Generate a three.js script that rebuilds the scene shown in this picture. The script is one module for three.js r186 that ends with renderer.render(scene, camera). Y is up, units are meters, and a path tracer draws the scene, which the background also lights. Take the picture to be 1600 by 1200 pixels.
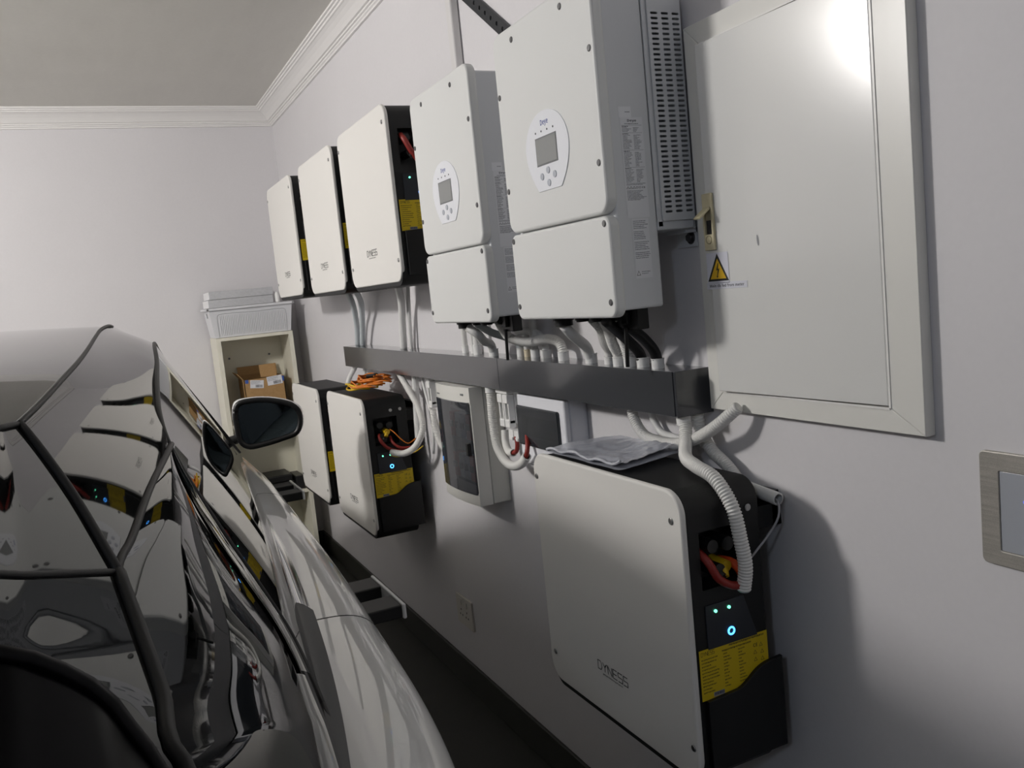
import * as THREE from 'three';
import { RoundedBoxGeometry } from 'three/addons/geometries/RoundedBoxGeometry.js';
import { mergeGeometries, mergeVertices } from 'three/addons/utils/BufferGeometryUtils.js';
import { RectAreaLightUniformsLib } from 'three/addons/lights/RectAreaLightUniformsLib.js';
import { Brush, Evaluator, SUBTRACTION } from 'three-bvh-csg';

// ------------------------------------------------------------------ camera, light, exposure
RectAreaLightUniformsLib.init();
const scene = new THREE.Scene();
scene.background = new THREE.Color(0x000000);
const camera = new THREE.PerspectiveCamera(47.586, 4 / 3, 0.05, 30);
camera.position.set(5.335, 1.5, 1.1);
{
  const right = new THREE.Vector3(0.431, -0.099, -0.897), up = new THREE.Vector3(-0.059, 0.989, -0.137), fwd = new THREE.Vector3(-0.901, -0.112, -0.42);
  fwd.normalize(); right.addScaledVector(fwd, -right.dot(fwd)).normalize(); up.crossVectors(right, fwd).normalize();
  camera.quaternion.setFromRotationMatrix(new THREE.Matrix4().makeBasis(right, up, fwd.clone().negate()));
}
const renderer = new THREE.WebGLRenderer({ antialias: true });
renderer.toneMapping = THREE.LinearToneMapping;
renderer.toneMappingExposure = 1.04;
renderer.shadowMap.enabled = true;
const LAMP = { main: { pos: [2.5, 2.667, 2.8], r: 0.17, light: 14, glow: 9, color: [1.0, 0.965, 0.935] }, back: { pos: [6.3, 2.667, 2.6], r: 0.14, light: 1.6, glow: 4, color: [0.72, 0.82, 1.0] } };

// ------------------------------------------------------------------ helpers
const V = (x, y, z) => new THREE.Vector3(x, y, z);
let seed = 7; const rnd = () => { seed = (seed * 16807) % 2147483647; return seed / 2147483647; };
const taken = {};
function numbered(n) { if (!(n in taken)) { taken[n] = 0; return n; } taken[n]++; return n + '_' + String(taken[n]).padStart(3, '0'); }
function mesh(name, geo, mat, parent = scene) {
  const g = Array.isArray(geo) ? mergeGeometries(geo.map(a => a.index ? a.toNonIndexed() : a)) : geo;
  const m = new THREE.Mesh(g, mat); m.name = parent === scene ? numbered(name) : name; m.castShadow = m.receiveShadow = true; parent.add(m); return m;
}
function thing(name, label, category, pos = [0, 0, 0], group) {
  const o = new THREE.Group(); o.name = numbered(name); o.position.set(...pos); scene.add(o);
  o.userData = { label, category }; if (group) o.userData.group = group; return o;
}
function struct(name, geo, mat) { const m = mesh(name, geo, mat); m.userData.kind = 'structure'; return m; }
function tag(o, label, category, group) { o.userData.label = label; o.userData.category = category; if (group) o.userData.group = group; return o; }
const M = (hex, rough = 0.6, o = {}) => new THREE.MeshPhysicalMaterial({ color: hex, roughness: rough, ...o });
// box from min to max corner
function bx(x0, x1, y0, y1, z0, z1, r = 0) {
  const g = r ? new RoundedBoxGeometry(x1 - x0, y1 - y0, z1 - z0, 3, r) : new THREE.BoxGeometry(x1 - x0, y1 - y0, z1 - z0);
  return g.translate((x0 + x1) / 2, (y0 + y1) / 2, (z0 + z1) / 2);
}
function rrect(x0, x1, y0, y1, r, S = THREE.Shape) {
  const s = new S();
  s.moveTo(x0 + r, y0); s.lineTo(x1 - r, y0); s.absarc(x1 - r, y0 + r, r, -Math.PI / 2, 0); s.lineTo(x1, y1 - r); s.absarc(x1 - r, y1 - r, r, 0, Math.PI / 2);
  s.lineTo(x0 + r, y1); s.absarc(x0 + r, y1 - r, r, Math.PI / 2, Math.PI); s.lineTo(x0, y0 + r); s.absarc(x0 + r, y0 + r, r, Math.PI, Math.PI * 1.5); return s;
}
// slab: shape in xy extruded z0..z1 with bevelled edges
function slab(shape, z0, z1, bevel = 0, curve = 8) {
  const g = new THREE.ExtrudeGeometry(shape, { depth: z1 - z0 - 2 * bevel, bevelEnabled: bevel > 0, bevelThickness: bevel, bevelSize: bevel, bevelOffset: -bevel, bevelSegments: 3, curveSegments: curve });
  return g.translate(0, 0, z0 + bevel);
}
const toSide = g => g.rotateY(Math.PI / 2);      // shape (a,b) in xy extruded along z -> a runs along -z, b along y, extrusion along +x
function cyl(p, q, r, seg = 16, r2) {
  const a = V(...p), b = V(...q), d = b.clone().sub(a), L = d.length();
  const g = new THREE.CylinderGeometry(r2 ?? r, r, L, seg); g.translate(0, L / 2, 0);
  g.applyQuaternion(new THREE.Quaternion().setFromUnitVectors(V(0, 1, 0), d.normalize())); return g.translate(a.x, a.y, a.z);
}
// tube along points, optionally ribbed like corrugated conduit, open ends capped by a short inward lip
function sweep(pts, r, { rib = 0, amp = 0.0011, rad = 14, step = 0.01, lip = false } = {}) {
  const c = new THREE.CatmullRomCurve3(pts.map(p => V(...p)), false, 'centripetal'), L = c.getLength();
  const n = Math.max(8, Math.ceil(L / (rib ? rib / 4 : step)));
  const fr = c.computeFrenetFrames(n, false), pos = [], idx = [];
  const ring = (i, rr) => { const P = c.getPointAt(i / n); for (let k = 0; k <= rad; k++) { const a = k / rad * Math.PI * 2; const d = fr.normals[i].clone().multiplyScalar(Math.cos(a)).addScaledVector(fr.binormals[i], Math.sin(a)); pos.push(P.x + d.x * rr, P.y + d.y * rr, P.z + d.z * rr); } };
  const rings = []; if (lip) rings.push([0, r * 0.75]); else rings.push([0, 0.0001]);
  for (let i = 0; i <= n; i++) rings.push([i, r + (rib ? (amp * Math.sign(Math.sin(i * Math.PI / 2 + 0.7))) : 0)]);
  if (lip) rings.push([n, r * 0.75]); else rings.push([n, 0.0001]);
  rings.forEach(([i, rr]) => ring(i, rr));
  for (let i = 0; i < rings.length - 1; i++) for (let k = 0; k < rad; k++) { const a = i * (rad + 1) + k, b = a + rad + 1; idx.push(a, a + 1, b, b, a + 1, b + 1); }
  const g = new THREE.BufferGeometry(); g.setAttribute('position', new THREE.Float32BufferAttribute(pos, 3)); g.setIndex(idx);
  const uv = new Float32Array(pos.length / 3 * 2); g.setAttribute('uv', new THREE.BufferAttribute(uv, 2)); g.computeVertexNormals(); return g;
}
// surface from a function (u,v in 0..1) -> Vector3
function patch(f, nu, nv) {
  const pos = [], uv = [], idx = [];
  for (let i = 0; i <= nu; i++) for (let j = 0; j <= nv; j++) { const p = f(i / nu, j / nv); pos.push(p.x, p.y, p.z); uv.push(i / nu, j / nv); }
  for (let i = 0; i < nu; i++) for (let j = 0; j < nv; j++) { const a = i * (nv + 1) + j, b = a + nv + 1; idx.push(a, b, a + 1, b, b + 1, a + 1); }
  const g = new THREE.BufferGeometry(); g.setAttribute('position', new THREE.Float32BufferAttribute(pos, 3)); g.setAttribute('uv', new THREE.Float32BufferAttribute(uv, 2)); g.setIndex(idx); g.computeVertexNormals(); return g;
}
const crv = pts => new THREE.CatmullRomCurve3(pts.map(p => p.isVector3 ? p : V(...p)), false, 'centripetal');
function table(xs, ys) { // smooth monotone-ish interpolation
  return x => {
    let i = 0; while (i < xs.length - 2 && x > xs[i + 1]) i++;
    const t = Math.min(1, Math.max(0, (x - xs[i]) / (xs[i + 1] - xs[i]))), h = xs[i + 1] - xs[i];
    const sl = k => k <= 0 ? (ys[1] - ys[0]) / (xs[1] - xs[0]) : k >= xs.length - 1 ? (ys[k] - ys[k - 1]) / (xs[k] - xs[k - 1]) : (ys[k + 1] - ys[k - 1]) / (xs[k + 1] - xs[k - 1]);
    const t2 = t * t, t3 = t2 * t; return (2 * t3 - 3 * t2 + 1) * ys[i] + (t3 - 2 * t2 + t) * h * sl(i) + (-2 * t3 + 3 * t2) * ys[i + 1] + (t3 - t2) * h * sl(i + 1);
  };
}
// textures
function noiseTex(n, fn, rep, srgb = true) {
  const d = new Uint8Array(n * n * 4); for (let y = 0; y < n; y++) for (let x = 0; x < n; x++) { const c = fn(x / n, y / n); for (let k = 0; k < 3; k++) d[(y * n + x) * 4 + k] = Math.max(0, Math.min(255, c[k])); d[(y * n + x) * 4 + 3] = 255; }
  const t = new THREE.DataTexture(d, n, n); t.wrapS = t.wrapT = THREE.RepeatWrapping; t.magFilter = THREE.LinearFilter; t.minFilter = THREE.LinearMipmapLinearFilter; t.generateMipmaps = true; if (srgb) t.colorSpace = THREE.SRGBColorSpace; if (rep) t.repeat.set(...rep); t.needsUpdate = true; return t;
}
const lat = Array.from({ length: 4096 }, () => rnd());
function vnoise(x, y, p) { const i = Math.floor(x), j = Math.floor(y), fx = x - i, fy = y - j, s = t => t * t * (3 - 2 * t), g = (a, b) => lat[(((a % p) + p) % p) * 61 % 3100 + ((((b % p) + p) % p) * 53 + 17) % 900]; const u = s(fx), v = s(fy); return (g(i, j) * (1 - u) + g(i + 1, j) * u) * (1 - v) + (g(i, j + 1) * (1 - u) + g(i + 1, j + 1) * u) * v; }
const fbm = (x, y, p) => vnoise(x * p, y * p, p) * .5 + vnoise(x * p * 2, y * p * 2, p * 2) * .3 + vnoise(x * p * 4, y * p * 4, p * 4) * .2;
function canvasTex(w, h, draw) { const c = document.createElement('canvas'); c.width = w; c.height = h; const g = c.getContext('2d'); draw(g, w, h); const t = new THREE.CanvasTexture(c); t.colorSpace = THREE.SRGBColorSpace; t.anisotropy = 8; return t; }

// ------------------------------------------------------------------ materials
const bumpWall = noiseTex(256, (x, y) => { const v = 128 + 90 * (fbm(x, y, 32) - .5) + 30 * (rnd() - .5); return [v, v, v]; }, [1, 1], false);
const wallTint = noiseTex(256, (x, y) => { const v = 4 * (fbm(x, y, 5) - .5) + 1.5 * (rnd() - .5); return [221 + v, 219 + v, 221 + v]; });
const wallMat = M(0xffffff, 0.62, { map: wallTint, bumpMap: bumpWall, bumpScale: 0.0006 });
const ceilTint = noiseTex(256, (x, y) => { const v = 10 * (fbm(x, y, 4) - .5) + 5 * (fbm(x, y * 6, 6) - .5) + 2 * (rnd() - .5); return [228 + v, 226 + v, 220 + v]; });
const ceilMat = M(0xffffff, 0.9, { map: ceilTint });
const trimMat = M(0xeceae8, 0.5);
const skirtMat = M(0x34342f, 0.45), floorTint = noiseTex(256, (x, y) => { const v = 8 * (fbm(x, y, 12) - .5) + 5 * (rnd() - .5); return [54 + v, 54 + v, 50 + v]; });
const floorMat = M(0xffffff, 0.5, { map: floorTint });
const battWhite = M(0xe9e7e2, 0.42), blackCase = M(0x090a0b, 0.55), blackPlastic = M(0x0b0b0c, 0.42), panelGrey = M(0x2a2d33, 0.35);
const invWhite = M(0xe0e1df, 0.5), invBody = M(0xd9dbdd, 0.5);
const steel = M(0xb8b8b8, 0.3, { metalness: 1 }), darkSteel = M(0x6f6f70, 0.4, { metalness: 1 });
const trayMat = M(0x3b3d41, 0.3, { clearcoat: 1, clearcoatRoughness: 0.1 }), hoseWhite = M(0xe6e5e1, 0.5), pipeWhite = M(0xe4e4e2, 0.38), pipeGrey = M(0xc3cacd, 0.4), collarWhite = M(0xf2f2f0, 0.4), creamMat = M(0xe2d5b8, 0.5), hoseBlack = M(0x0d0d0e, 0.45);
const redCable = M(0x8f2a23, 0.45), orangeCable = M(0xd2741a, 0.45), yellowCable = M(0xd9b51b, 0.45), greyCable = M(0xa9a9ad, 0.5);
const metalWhite = M(0xe6e5df, 0.3), boxGrey = M(0xcfcfc8, 0.5), smoked = M(0x14161a, 0.06, { clearcoat: 1, clearcoatRoughness: 0.03 });
const emit = (c, k) => new THREE.MeshStandardMaterial({ color: 0x050505, emissive: new THREE.Color(...c), emissiveIntensity: k, roughness: 0.5 });
const ledGreen = emit([0.15, 1.0, 0.55], 3.0), ledBlue = emit([0.06, 0.35, 1.0], 4.0), ledBlueDim = emit([0.2, 0.25, 1.0], 1.2);

// ------------------------------------------------------------------ room shell
const XR = 7.6, ZR = 5.0, YC = 2.667;
const uvm = (g, ax, ay, s = 1.6) => { const p = g.attributes.position, u = g.attributes.uv; for (let i = 0; i < p.count; i++) u.setXY(i, [p.getX(i), p.getY(i), p.getZ(i)][ax] / s, [p.getX(i), p.getY(i), p.getZ(i)][ay] / s); return g; };
struct('wall_right', uvm(bx(-0.15, XR + 0.15, -0.02, YC + 0.02, -0.15, 0), 0, 1), wallMat);
struct('wall_far', uvm(bx(-0.15, 0, -0.02, YC + 0.02, 0, ZR), 2, 1), wallMat);
struct('wall_left', uvm(bx(-0.15, XR + 0.15, -0.02, YC + 0.02, ZR, ZR + 0.15), 0, 1), wallMat);
struct('wall_rear', uvm(bx(XR, XR + 0.15, -0.02, YC + 0.02, 0, ZR), 2, 1), wallMat);
struct('floor', uvm(bx(-0.15, XR + 0.15, -0.12, 0, -0.15, ZR + 0.15), 0, 2, 0.9), floorMat);
struct('ceiling', uvm(bx(-0.15, XR + 0.15, YC, YC + 0.12, -0.15, ZR + 0.15), 0, 2, 2.2), ceilMat);
{ // dark sectional garage door on the rear wall, mirrored in the car's door mirror
  const d = new THREE.Group(); d.name = 'door_1'; d.userData.kind = 'structure'; scene.add(d);
  const m = M(0x24221f, 0.45);
  for (let k = 0; k < 5; k++) mesh('panel', bx(XR - 0.05, XR - 0.002, 0.004 + k * 0.44, 0.436 + k * 0.44, 0.45, 4.6, 0.008), m, d);
}
// plaster cornice: stepped and coved profile (a = out from wall, b = down from ceiling)
{
  const prof = [[0, 0], [0.1, 0], [0.1, 0.008], [0.092, 0.01], [0.09, 0.016], [0.083, 0.018], [0.08, 0.024], [0.074, 0.026], [0.063, 0.034], [0.05, 0.047], [0.04, 0.06], [0.033, 0.071], [0.025, 0.073], [0.024, 0.079], [0.017, 0.081], [0.016, 0.086], [0.011, 0.09], [0.01, 0.097], [0, 0.098]];
  const sh = new THREE.Shape(); prof.forEach(([a, b], i) => i ? sh.lineTo(a, -b) : sh.moveTo(a, -b));
  // side: run along x -> profile a along +z. extrude along z then rotate
  const g1 = new THREE.ExtrudeGeometry(sh, { depth: XR, bevelEnabled: false }); g1.rotateY(-Math.PI / 2); g1.scale(1, 1, 1); g1.translate(XR, YC, 0);
  const g2 = new THREE.ExtrudeGeometry(sh, { depth: ZR, bevelEnabled: false }); g2.translate(0, YC, 0);
  struct('trim_1', g1, trimMat); struct('trim_2', g2, trimMat);
}
// dark tiled skirting
struct('baseboard_right', [bx(0, XR, 0, 0.112, 0, 0.012, 0.003)], skirtMat);
struct('baseboard_far', [bx(0, 0.012, 0, 0.112, 0.012, ZR, 0.003)], skirtMat);

// ------------------------------------------------------------------ lamps
function ceilingLamp(name, label, L) {
  const [x, y, z] = L.pos, t = thing(name, label, 'lamp', [x, y, z]);
  mesh('housing', new THREE.CylinderGeometry(L.r + 0.012, L.r + 0.015, 0.014, 48).translate(0, -0.008, 0), M(0xf0f0f0, 0.4), t);
  mesh('diffuser', new THREE.SphereGeometry(L.r, 40, 14, 0, Math.PI * 2, Math.PI / 2, Math.PI / 2).scale(1, 0.85, 1).translate(0, -0.015, 0), new THREE.MeshStandardMaterial({ color: 0xffffff, emissive: new THREE.Color(...L.color), emissiveIntensity: L.glow, roughness: 0.6 }), t);
  const l = new THREE.PointLight(new THREE.Color(...L.color), L.light, 0, 2); l.position.set(x, y - 0.11, z); l.castShadow = true; l.shadow.radius = L.r / 0.02; scene.add(l);
}
ceilingLamp('ceiling_lamp', 'round opal ceiling lamp over the car, mirrored in the glossy distribution board door', LAMP.main);
ceilingLamp('ceiling_lamp', 'cooler round ceiling lamp near the garage door', LAMP.back);

// ------------------------------------------------------------------ batteries
const BW = 0.56, BH = 0.537, BZ0 = 0.066, BZ1 = 0.228, BZF = 0.241;
function strokeWord(g, x, y, w, h, lw, col) { // wide angular letters D Y N E S S
  g.strokeStyle = col; g.lineWidth = lw; g.lineJoin = 'round'; g.lineCap = 'butt';
  const L = [[[0, 0, 0.75, 0], [0.75, 0, 1, .3, 1, .7, .75, 1, 0, 1, 0, 0.0]], [[0, 0, .5, .45, 1, 0], [.5, .45, .5, 1]], [[0, 1, 0, 0, 1, 1, 1, 0]], [[1, 0, 0, 0, 0, 1, 1, 1], [0, .5, .9, .5]], [[1, 0, 0, 0, 0, .5, 1, .5, 1, 1, 0, 1]], [[1, 0, 0, 0, 0, .5, 1, .5, 1, 1, 0, 1]]];
  const cw = w / 6 * 0.78, st = w / 6;
  L.forEach((paths, i) => paths.forEach(p => { g.beginPath(); for (let k = 0; k < p.length; k += 2) { const X = x + i * st + p[k] * cw, Y = y + p[k + 1] * h; k ? g.lineTo(X, Y) : g.moveTo(X, Y); } g.stroke(); }));
}
function smudgeLine(g, x, y, w, h, col) { g.fillStyle = col; let a = x; while (a < x + w) { const l = 3 + rnd() * 9; g.fillRect(a, y + rnd() * h * .2, Math.min(l, x + w - a), h * (0.7 + rnd() * .3)); a += l + 2 + rnd() * 2; } }
const logoAlpha = canvasTex(512, 160, (g, w, h) => { g.fillStyle = '#000'; g.fillRect(0, 0, w, h); strokeWord(g, 14, 14, 500, 84, 9, '#fff'); smudgeLine(g, 90, 120, 320, 16, '#999'); });
logoAlpha.colorSpace = THREE.NoColorSpace;
const logoMat = new THREE.MeshStandardMaterial({ color: 0x1a1a1a, roughness: 0.5, alphaMap: logoAlpha, transparent: true });
const yellowLabelTex = canvasTex(768, 448, (g, w, h) => {
  g.fillStyle = '#d8bb12'; g.fillRect(0, 0, w, h); const ink = '#4a3f08';
  strokeWord(g, 22, 22, 150, 34, 4, ink);
  smudgeLine(g, 330, 18, 400, 18, ink); smudgeLine(g, 250, 52, 330, 15, ink);
  for (let k = 0; k < 11; k++) { smudgeLine(g, 22, 84 + k * 29, 90 + rnd() * 120, 11, ink); smudgeLine(g, 262, 84 + k * 29, 30 + rnd() * 60, 11, ink); smudgeLine(g, 430, 84 + k * 29, 30 + rnd() * 60, 11, ink); }
  g.fillStyle = ink; g.font = 'bold 44px sans-serif'; g.fillText('CE', 600, 120);
  g.lineWidth = 4; g.strokeStyle = ink; for (const [x, y] of [[620, 165], [690, 110], [700, 175], [620, 230], [700, 240]]) { g.beginPath(); g.moveTo(x, y - 16); g.lineTo(x + 18, y + 16); g.lineTo(x - 18, y + 16); g.closePath(); g.stroke(); }
  g.fillStyle = '#8b8c95'; g.fillRect(130, 398, 120, 40); g.fillStyle = '#3a3a44'; for (let k = 0; k < 18; k++) g.fillRect(138 + k * 6, 404, 1 + rnd() * 4, 22);
});
const yellowMat = new THREE.MeshStandardMaterial({ map: yellowLabelTex, roughness: 0.55 });
const ev = new Evaluator(); ev.useGroups = false;
let bodyGeo; {
  const b = new Brush(slab(rrect(0.004, BW - 0.004, -0.013, BH - 0.004, 0.042), BZ0, BZ1, 0.003, 8)); b.updateMatrixWorld();
  const h = new Brush(bx(BW - 0.06, BW + 0.02, 0.352, 0.458, 0.108, 0.203)); h.updateMatrixWorld();
  bodyGeo = ev.evaluate(b, h, SUBTRACTION).geometry;
}
const plateGeo = slab(rrect(0, BW, 0.0, BH, 0.045), BZ1, BZF, 0.0045, 10);
const lipGeo = slab(rrect(0.003, BW - 0.003, -0.013, 0.14, 0.045), BZ1 - 0.01, BZF - 0.005, 0.002, 10);
const screwGeo = mergeGeometries([new THREE.CylinderGeometry(0.0052, 0.006, 0.003, 14).rotateX(Math.PI / 2), new THREE.TorusGeometry(0.0058, 0.0009, 6, 14)].map(g => g.toNonIndexed()));
const sideFlat = (z0, z1, y0, y1, x) => { const g = new THREE.PlaneGeometry(z1 - z0, y1 - y0); g.rotateY(Math.PI / 2); return g.translate(x, (y0 + y1) / 2, (z0 + z1) / 2); };
const panelShape = new THREE.Shape(); [[-0.202, 0.243], [-0.09, 0.243], [-0.116, 0.324], [-0.202, 0.324]].forEach(([a, b], i) => i ? panelShape.lineTo(a, b) : panelShape.moveTo(a, b));
const panelGeo = toSide(slab(panelShape, BW - 0.006, BW - 0.0015, 0.001));
const coverShape = new THREE.Shape(); coverShape.moveTo(-0.215, 0.018); coverShape.lineTo(-0.042, 0.018); coverShape.lineTo(-0.042, 0.192); coverShape.lineTo(-0.07, 0.19); coverShape.bezierCurveTo(-0.11, 0.186, -0.115, 0.165, -0.145, 0.156); coverShape.lineTo(-0.215, 0.152);
const coverGeo = toSide(slab(coverShape, BW - 0.003, BW + 0.006, 0.0015, 12));
const labelGeo = sideFlat(0.068, 0.223, 0.152, 0.246, BW - 0.0022);
const ledGeo = new THREE.CylinderGeometry(0.0028, 0.0028, 0.004, 12).rotateZ(Math.PI / 2);
const ringGeo = new THREE.TorusGeometry(0.0065, 0.0017, 8, 28).rotateY(Math.PI / 2);
const bracketGeo = [bx(0.06, BW - 0.02, 0.43, 0.495, 0.003, 0.02), bx(0.06, 0.12, 0.1, 0.47, 0.0, 0.067), bx(BW - 0.1, BW - 0.02, 0.43, 0.472, 0.0, 0.067), bx(0.06, BW - 0.14, 0.08, 0.12, 0.003, 0.06)];
const connGeo = () => [cyl([BW - 0.052, 0.43, 0.18], [BW + 0.004, 0.43, 0.18], 0.012), cyl([BW - 0.052, 0.385, 0.172], [BW + 0.008, 0.385, 0.172], 0.013), cyl([BW - 0.052, 0.425, 0.14], [BW - 0.005, 0.425, 0.14], 0.013), cyl([BW - 0.01, 0.385, 0.172], [BW + 0.012, 0.372, 0.168], 0.009)];
function battery(x0, y0, label, group) {
  const t = thing('wall_battery', label, 'battery', [x0, y0, 0], group);
  mesh('body', bodyGeo, blackCase, t); mesh('lower_lip', lipGeo, blackCase, t); mesh('front_plate', plateGeo, battWhite, t);
  for (const [x, y] of [[0.016, 0.482], [BW - 0.028, 0.482], [0.026, 0.066], [BW - 0.014, 0.066]]) { const s = mesh('screw', screwGeo, steel, t); s.position.set(x, y, BZF + 0.001); }
  const lg = mesh('logo', new THREE.PlaneGeometry(0.122, 0.036).translate(0.28, 0.102, BZF + 0.0006), logoMat, t); lg.userData.label = 'dark DYNESS lettering';
  mesh('control_panel', panelGeo, panelGrey, t);
  for (const z of [0.181, 0.151]) { const l = mesh('indicator_light', ledGeo, ledGreen, t); l.position.set(BW - 0.001, 0.311, z); l.userData.label = 'green indicator light'; }
  const r = mesh('power_button', ringGeo, ledBlue, t); r.position.set(BW - 0.001, 0.266, 0.149); r.userData.label = 'blue ring light';
  const lb = mesh('rating_label', labelGeo, yellowMat, t); lb.userData.label = 'yellow printed rating label';
  mesh('side_cover', coverGeo, blackPlastic, t); mesh('wall_bracket', bracketGeo, blackPlastic, t); mesh('connector', connGeo(), blackPlastic, t);
  for (const z of [0.092, 0.13]) { const s = mesh('screw', screwGeo, steel, t); s.rotation.y = Math.PI / 2; s.position.set(BW - 0.002, 0.482, z); }
  return t;
}
battery(0.813, 1.552, 'white fronted wall battery at the corner end of the upper row, above the bookcase', 'wall batteries');
battery(1.553, 1.546, 'white fronted wall battery in the middle of the upper row of three', 'wall batteries');
battery(2.219, 1.545, 'white fronted wall battery at the inverter end of the upper row', 'wall batteries');
battery(0.828, 0.582, 'white fronted wall battery under the trunking, next to the bookcase', 'wall batteries');
battery(1.573, 0.591, 'white fronted wall battery with the orange cable coil lying on top', 'wall batteries');
battery(3.561, 0.581, 'white fronted wall battery with the plastic wrapped papers on top and thick hose', 'wall batteries');

// ------------------------------------------------------------------ inverters
const IW = 0.424, IH = 0.634;
const lblTex = canvasTex(256, 1400, (g, w, h) => {
  g.fillStyle = '#e4e5e8'; g.fillRect(0, 0, w, h); const ink = '#55585f';
  g.fillStyle = '#33363c'; g.font = 'bold 46px sans-serif'; g.fillText('Deye', 78, 60); smudgeLine(g, 48, 82, 160, 12, ink);
  let y = 108; const sec = [4, 12, 12, 11];
  for (const n of sec) { g.fillStyle = ink; g.fillRect(12, y, 232, 3); y += 8; smudgeLine(g, 16, y, 70, 14, '#2f3238'); y += 22; for (let k = 0; k < n; k++) { smudgeLine(g, 16, y, 50 + rnd() * 60, 9, ink); smudgeLine(g, 142, y, 30 + rnd() * 60, 9, ink); y += 17; } y += 6; }
  smudgeLine(g, 16, y, 220, 9, ink); smudgeLine(g, 16, y + 16, 190, 9, ink); y += 44;
  g.strokeStyle = '#333'; g.lineWidth = 4; for (let k = 0; k < 3; k++) { const x = 30 + k * 36; g.beginPath(); g.moveTo(x, y); g.lineTo(x + 15, y + 30); g.lineTo(x - 15, y + 30); g.closePath(); g.stroke(); }
  g.strokeRect(126, y + 4, 18, 24); g.strokeRect(158, y + 4, 20, 24); g.fillStyle = '#333'; g.font = 'bold 34px sans-serif'; g.fillText('CE', 190, y + 30); y += 56;
  for (let k = 0; k < 8; k++) { smudgeLine(g, 16, y, 140 + rnd() * 90, 10, ink); y += 18; }
});
const lbl2Tex = canvasTex(256, 640, (g, w, h) => { g.fillStyle = '#e4e5e8'; g.fillRect(0, 0, w, h); let y = 20; for (let k = 0; k < 22; k++) { if (k % 6 === 5) { y += 18; continue; } smudgeLine(g, 16, y, 150 + rnd() * 80, 10, '#6a6d74'); y += 19; } g.strokeStyle = '#333'; g.lineWidth = 5; g.beginPath(); g.moveTo(44, 560); g.lineTo(70, 606); g.lineTo(18, 606); g.closePath(); g.stroke(); smudgeLine(g, 92, 566, 130, 9, '#6a6d74'); smudgeLine(g, 92, 586, 100, 9, '#6a6d74'); });
const lbl3Tex = canvasTex(256, 128, (g, w, h) => { g.fillStyle = '#e9eaed'; g.fillRect(0, 0, w, h); smudgeLine(g, 130, 58, 100, 12, '#6a6d74'); });
const lm = t => new THREE.MeshStandardMaterial({ map: t, roughness: 0.55 });
const lblMats = [lm(lblTex), lm(lbl2Tex), lm(lbl3Tex)];
const faceTex = canvasTex(512, 416, (g, w, h) => { // display panel print, over the whole egg (0.184 x 0.15 m)
  g.fillStyle = '#eceef3'; g.fillRect(0, 0, w, h); g.fillStyle = '#2b3f8c'; g.font = 'bold 40px sans-serif'; g.fillText('Deye', 206, 74);
});
const faceMat = new THREE.MeshStandardMaterial({ map: faceTex, roughness: 0.35 });
const coverTop = slab(rrect(0, IW, 0.197, IH, 0.03), 0.188, 0.213, 0.006, 8), coverLow = slab(rrect(0, IW, 0, 0.1935, 0.022), 0.188, 0.213, 0.006, 8);
const invBodyGeo = [bx(0.006, IW - 0.006, 0.012, IH - 0.02, 0.098, 0.192, 0.006), bx(0.012, 0.016, 0.158, IH - 0.025, 0.012, 0.1), bx(0.012, IW - 0.003, 0.158, 0.176, 0.012, 0.1, 0.002), bx(0.012, IW - 0.003, IH - 0.033, IH - 0.025, 0.012, 0.1, 0.002), bx(0.012, IW - 0.003, 0.158, IH - 0.025, 0.012, 0.0155), bx(0.2, 0.204, 0.17, IH - 0.03, 0.0155, 0.1), bx(IW - 0.006, IW - 0.003, 0.165, IH - 0.026, 0.0885, 0.1)];
const ventGeo = (() => {
  const s = rrect(-0.09, -0.014, 0.175, 0.6, 0.003);
  for (let c = 0; c < 3; c++) for (let r = 0; r < 40; r++) s.holes.push(rrect(-0.083 + c * 0.0245, -0.083 + c * 0.0245 + 0.0165, 0.19 + r * 0.0095, 0.19 + r * 0.0095 + 0.0046, 0.0022, THREE.Path));
  return toSide(new THREE.ExtrudeGeometry(s, { depth: 0.0025, bevelEnabled: false, curveSegments: 3 }).translate(0, 0, IW - 0.0015));
})();
const eggShape = new THREE.Shape(); eggShape.moveTo(0.165, 0.271); eggShape.bezierCurveTo(0.128, 0.31, 0.118, 0.345, 0.121, 0.365); eggShape.bezierCurveTo(0.128, 0.405, 0.165, 0.43, 0.212, 0.43); eggShape.bezierCurveTo(0.26, 0.43, 0.3, 0.402, 0.305, 0.36); eggShape.bezierCurveTo(0.307, 0.335, 0.295, 0.3, 0.262, 0.271); eggShape.lineTo(0.165, 0.271);
const eggGeo = (() => { const g = new THREE.ExtrudeGeometry(eggShape, { depth: 0.0012, bevelEnabled: true, bevelThickness: 0.0008, bevelSize: 0.0008, bevelSegments: 2, curveSegments: 16 }).translate(0, 0, 0.213); const p = g.attributes.position, u = g.attributes.uv; for (let i = 0; i < p.count; i++) u.setXY(i, (p.getX(i) - 0.12) / 0.186, (p.getY(i) - 0.271) / 0.16); return g; })();
const lcdMat = M(0x8f9190, 0.25), frameGrey = M(0x6b6d70, 0.4), buttonMat = M(0xb9bdc6, 0.4), dotMat = M(0x3c3f46, 0.5);
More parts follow.
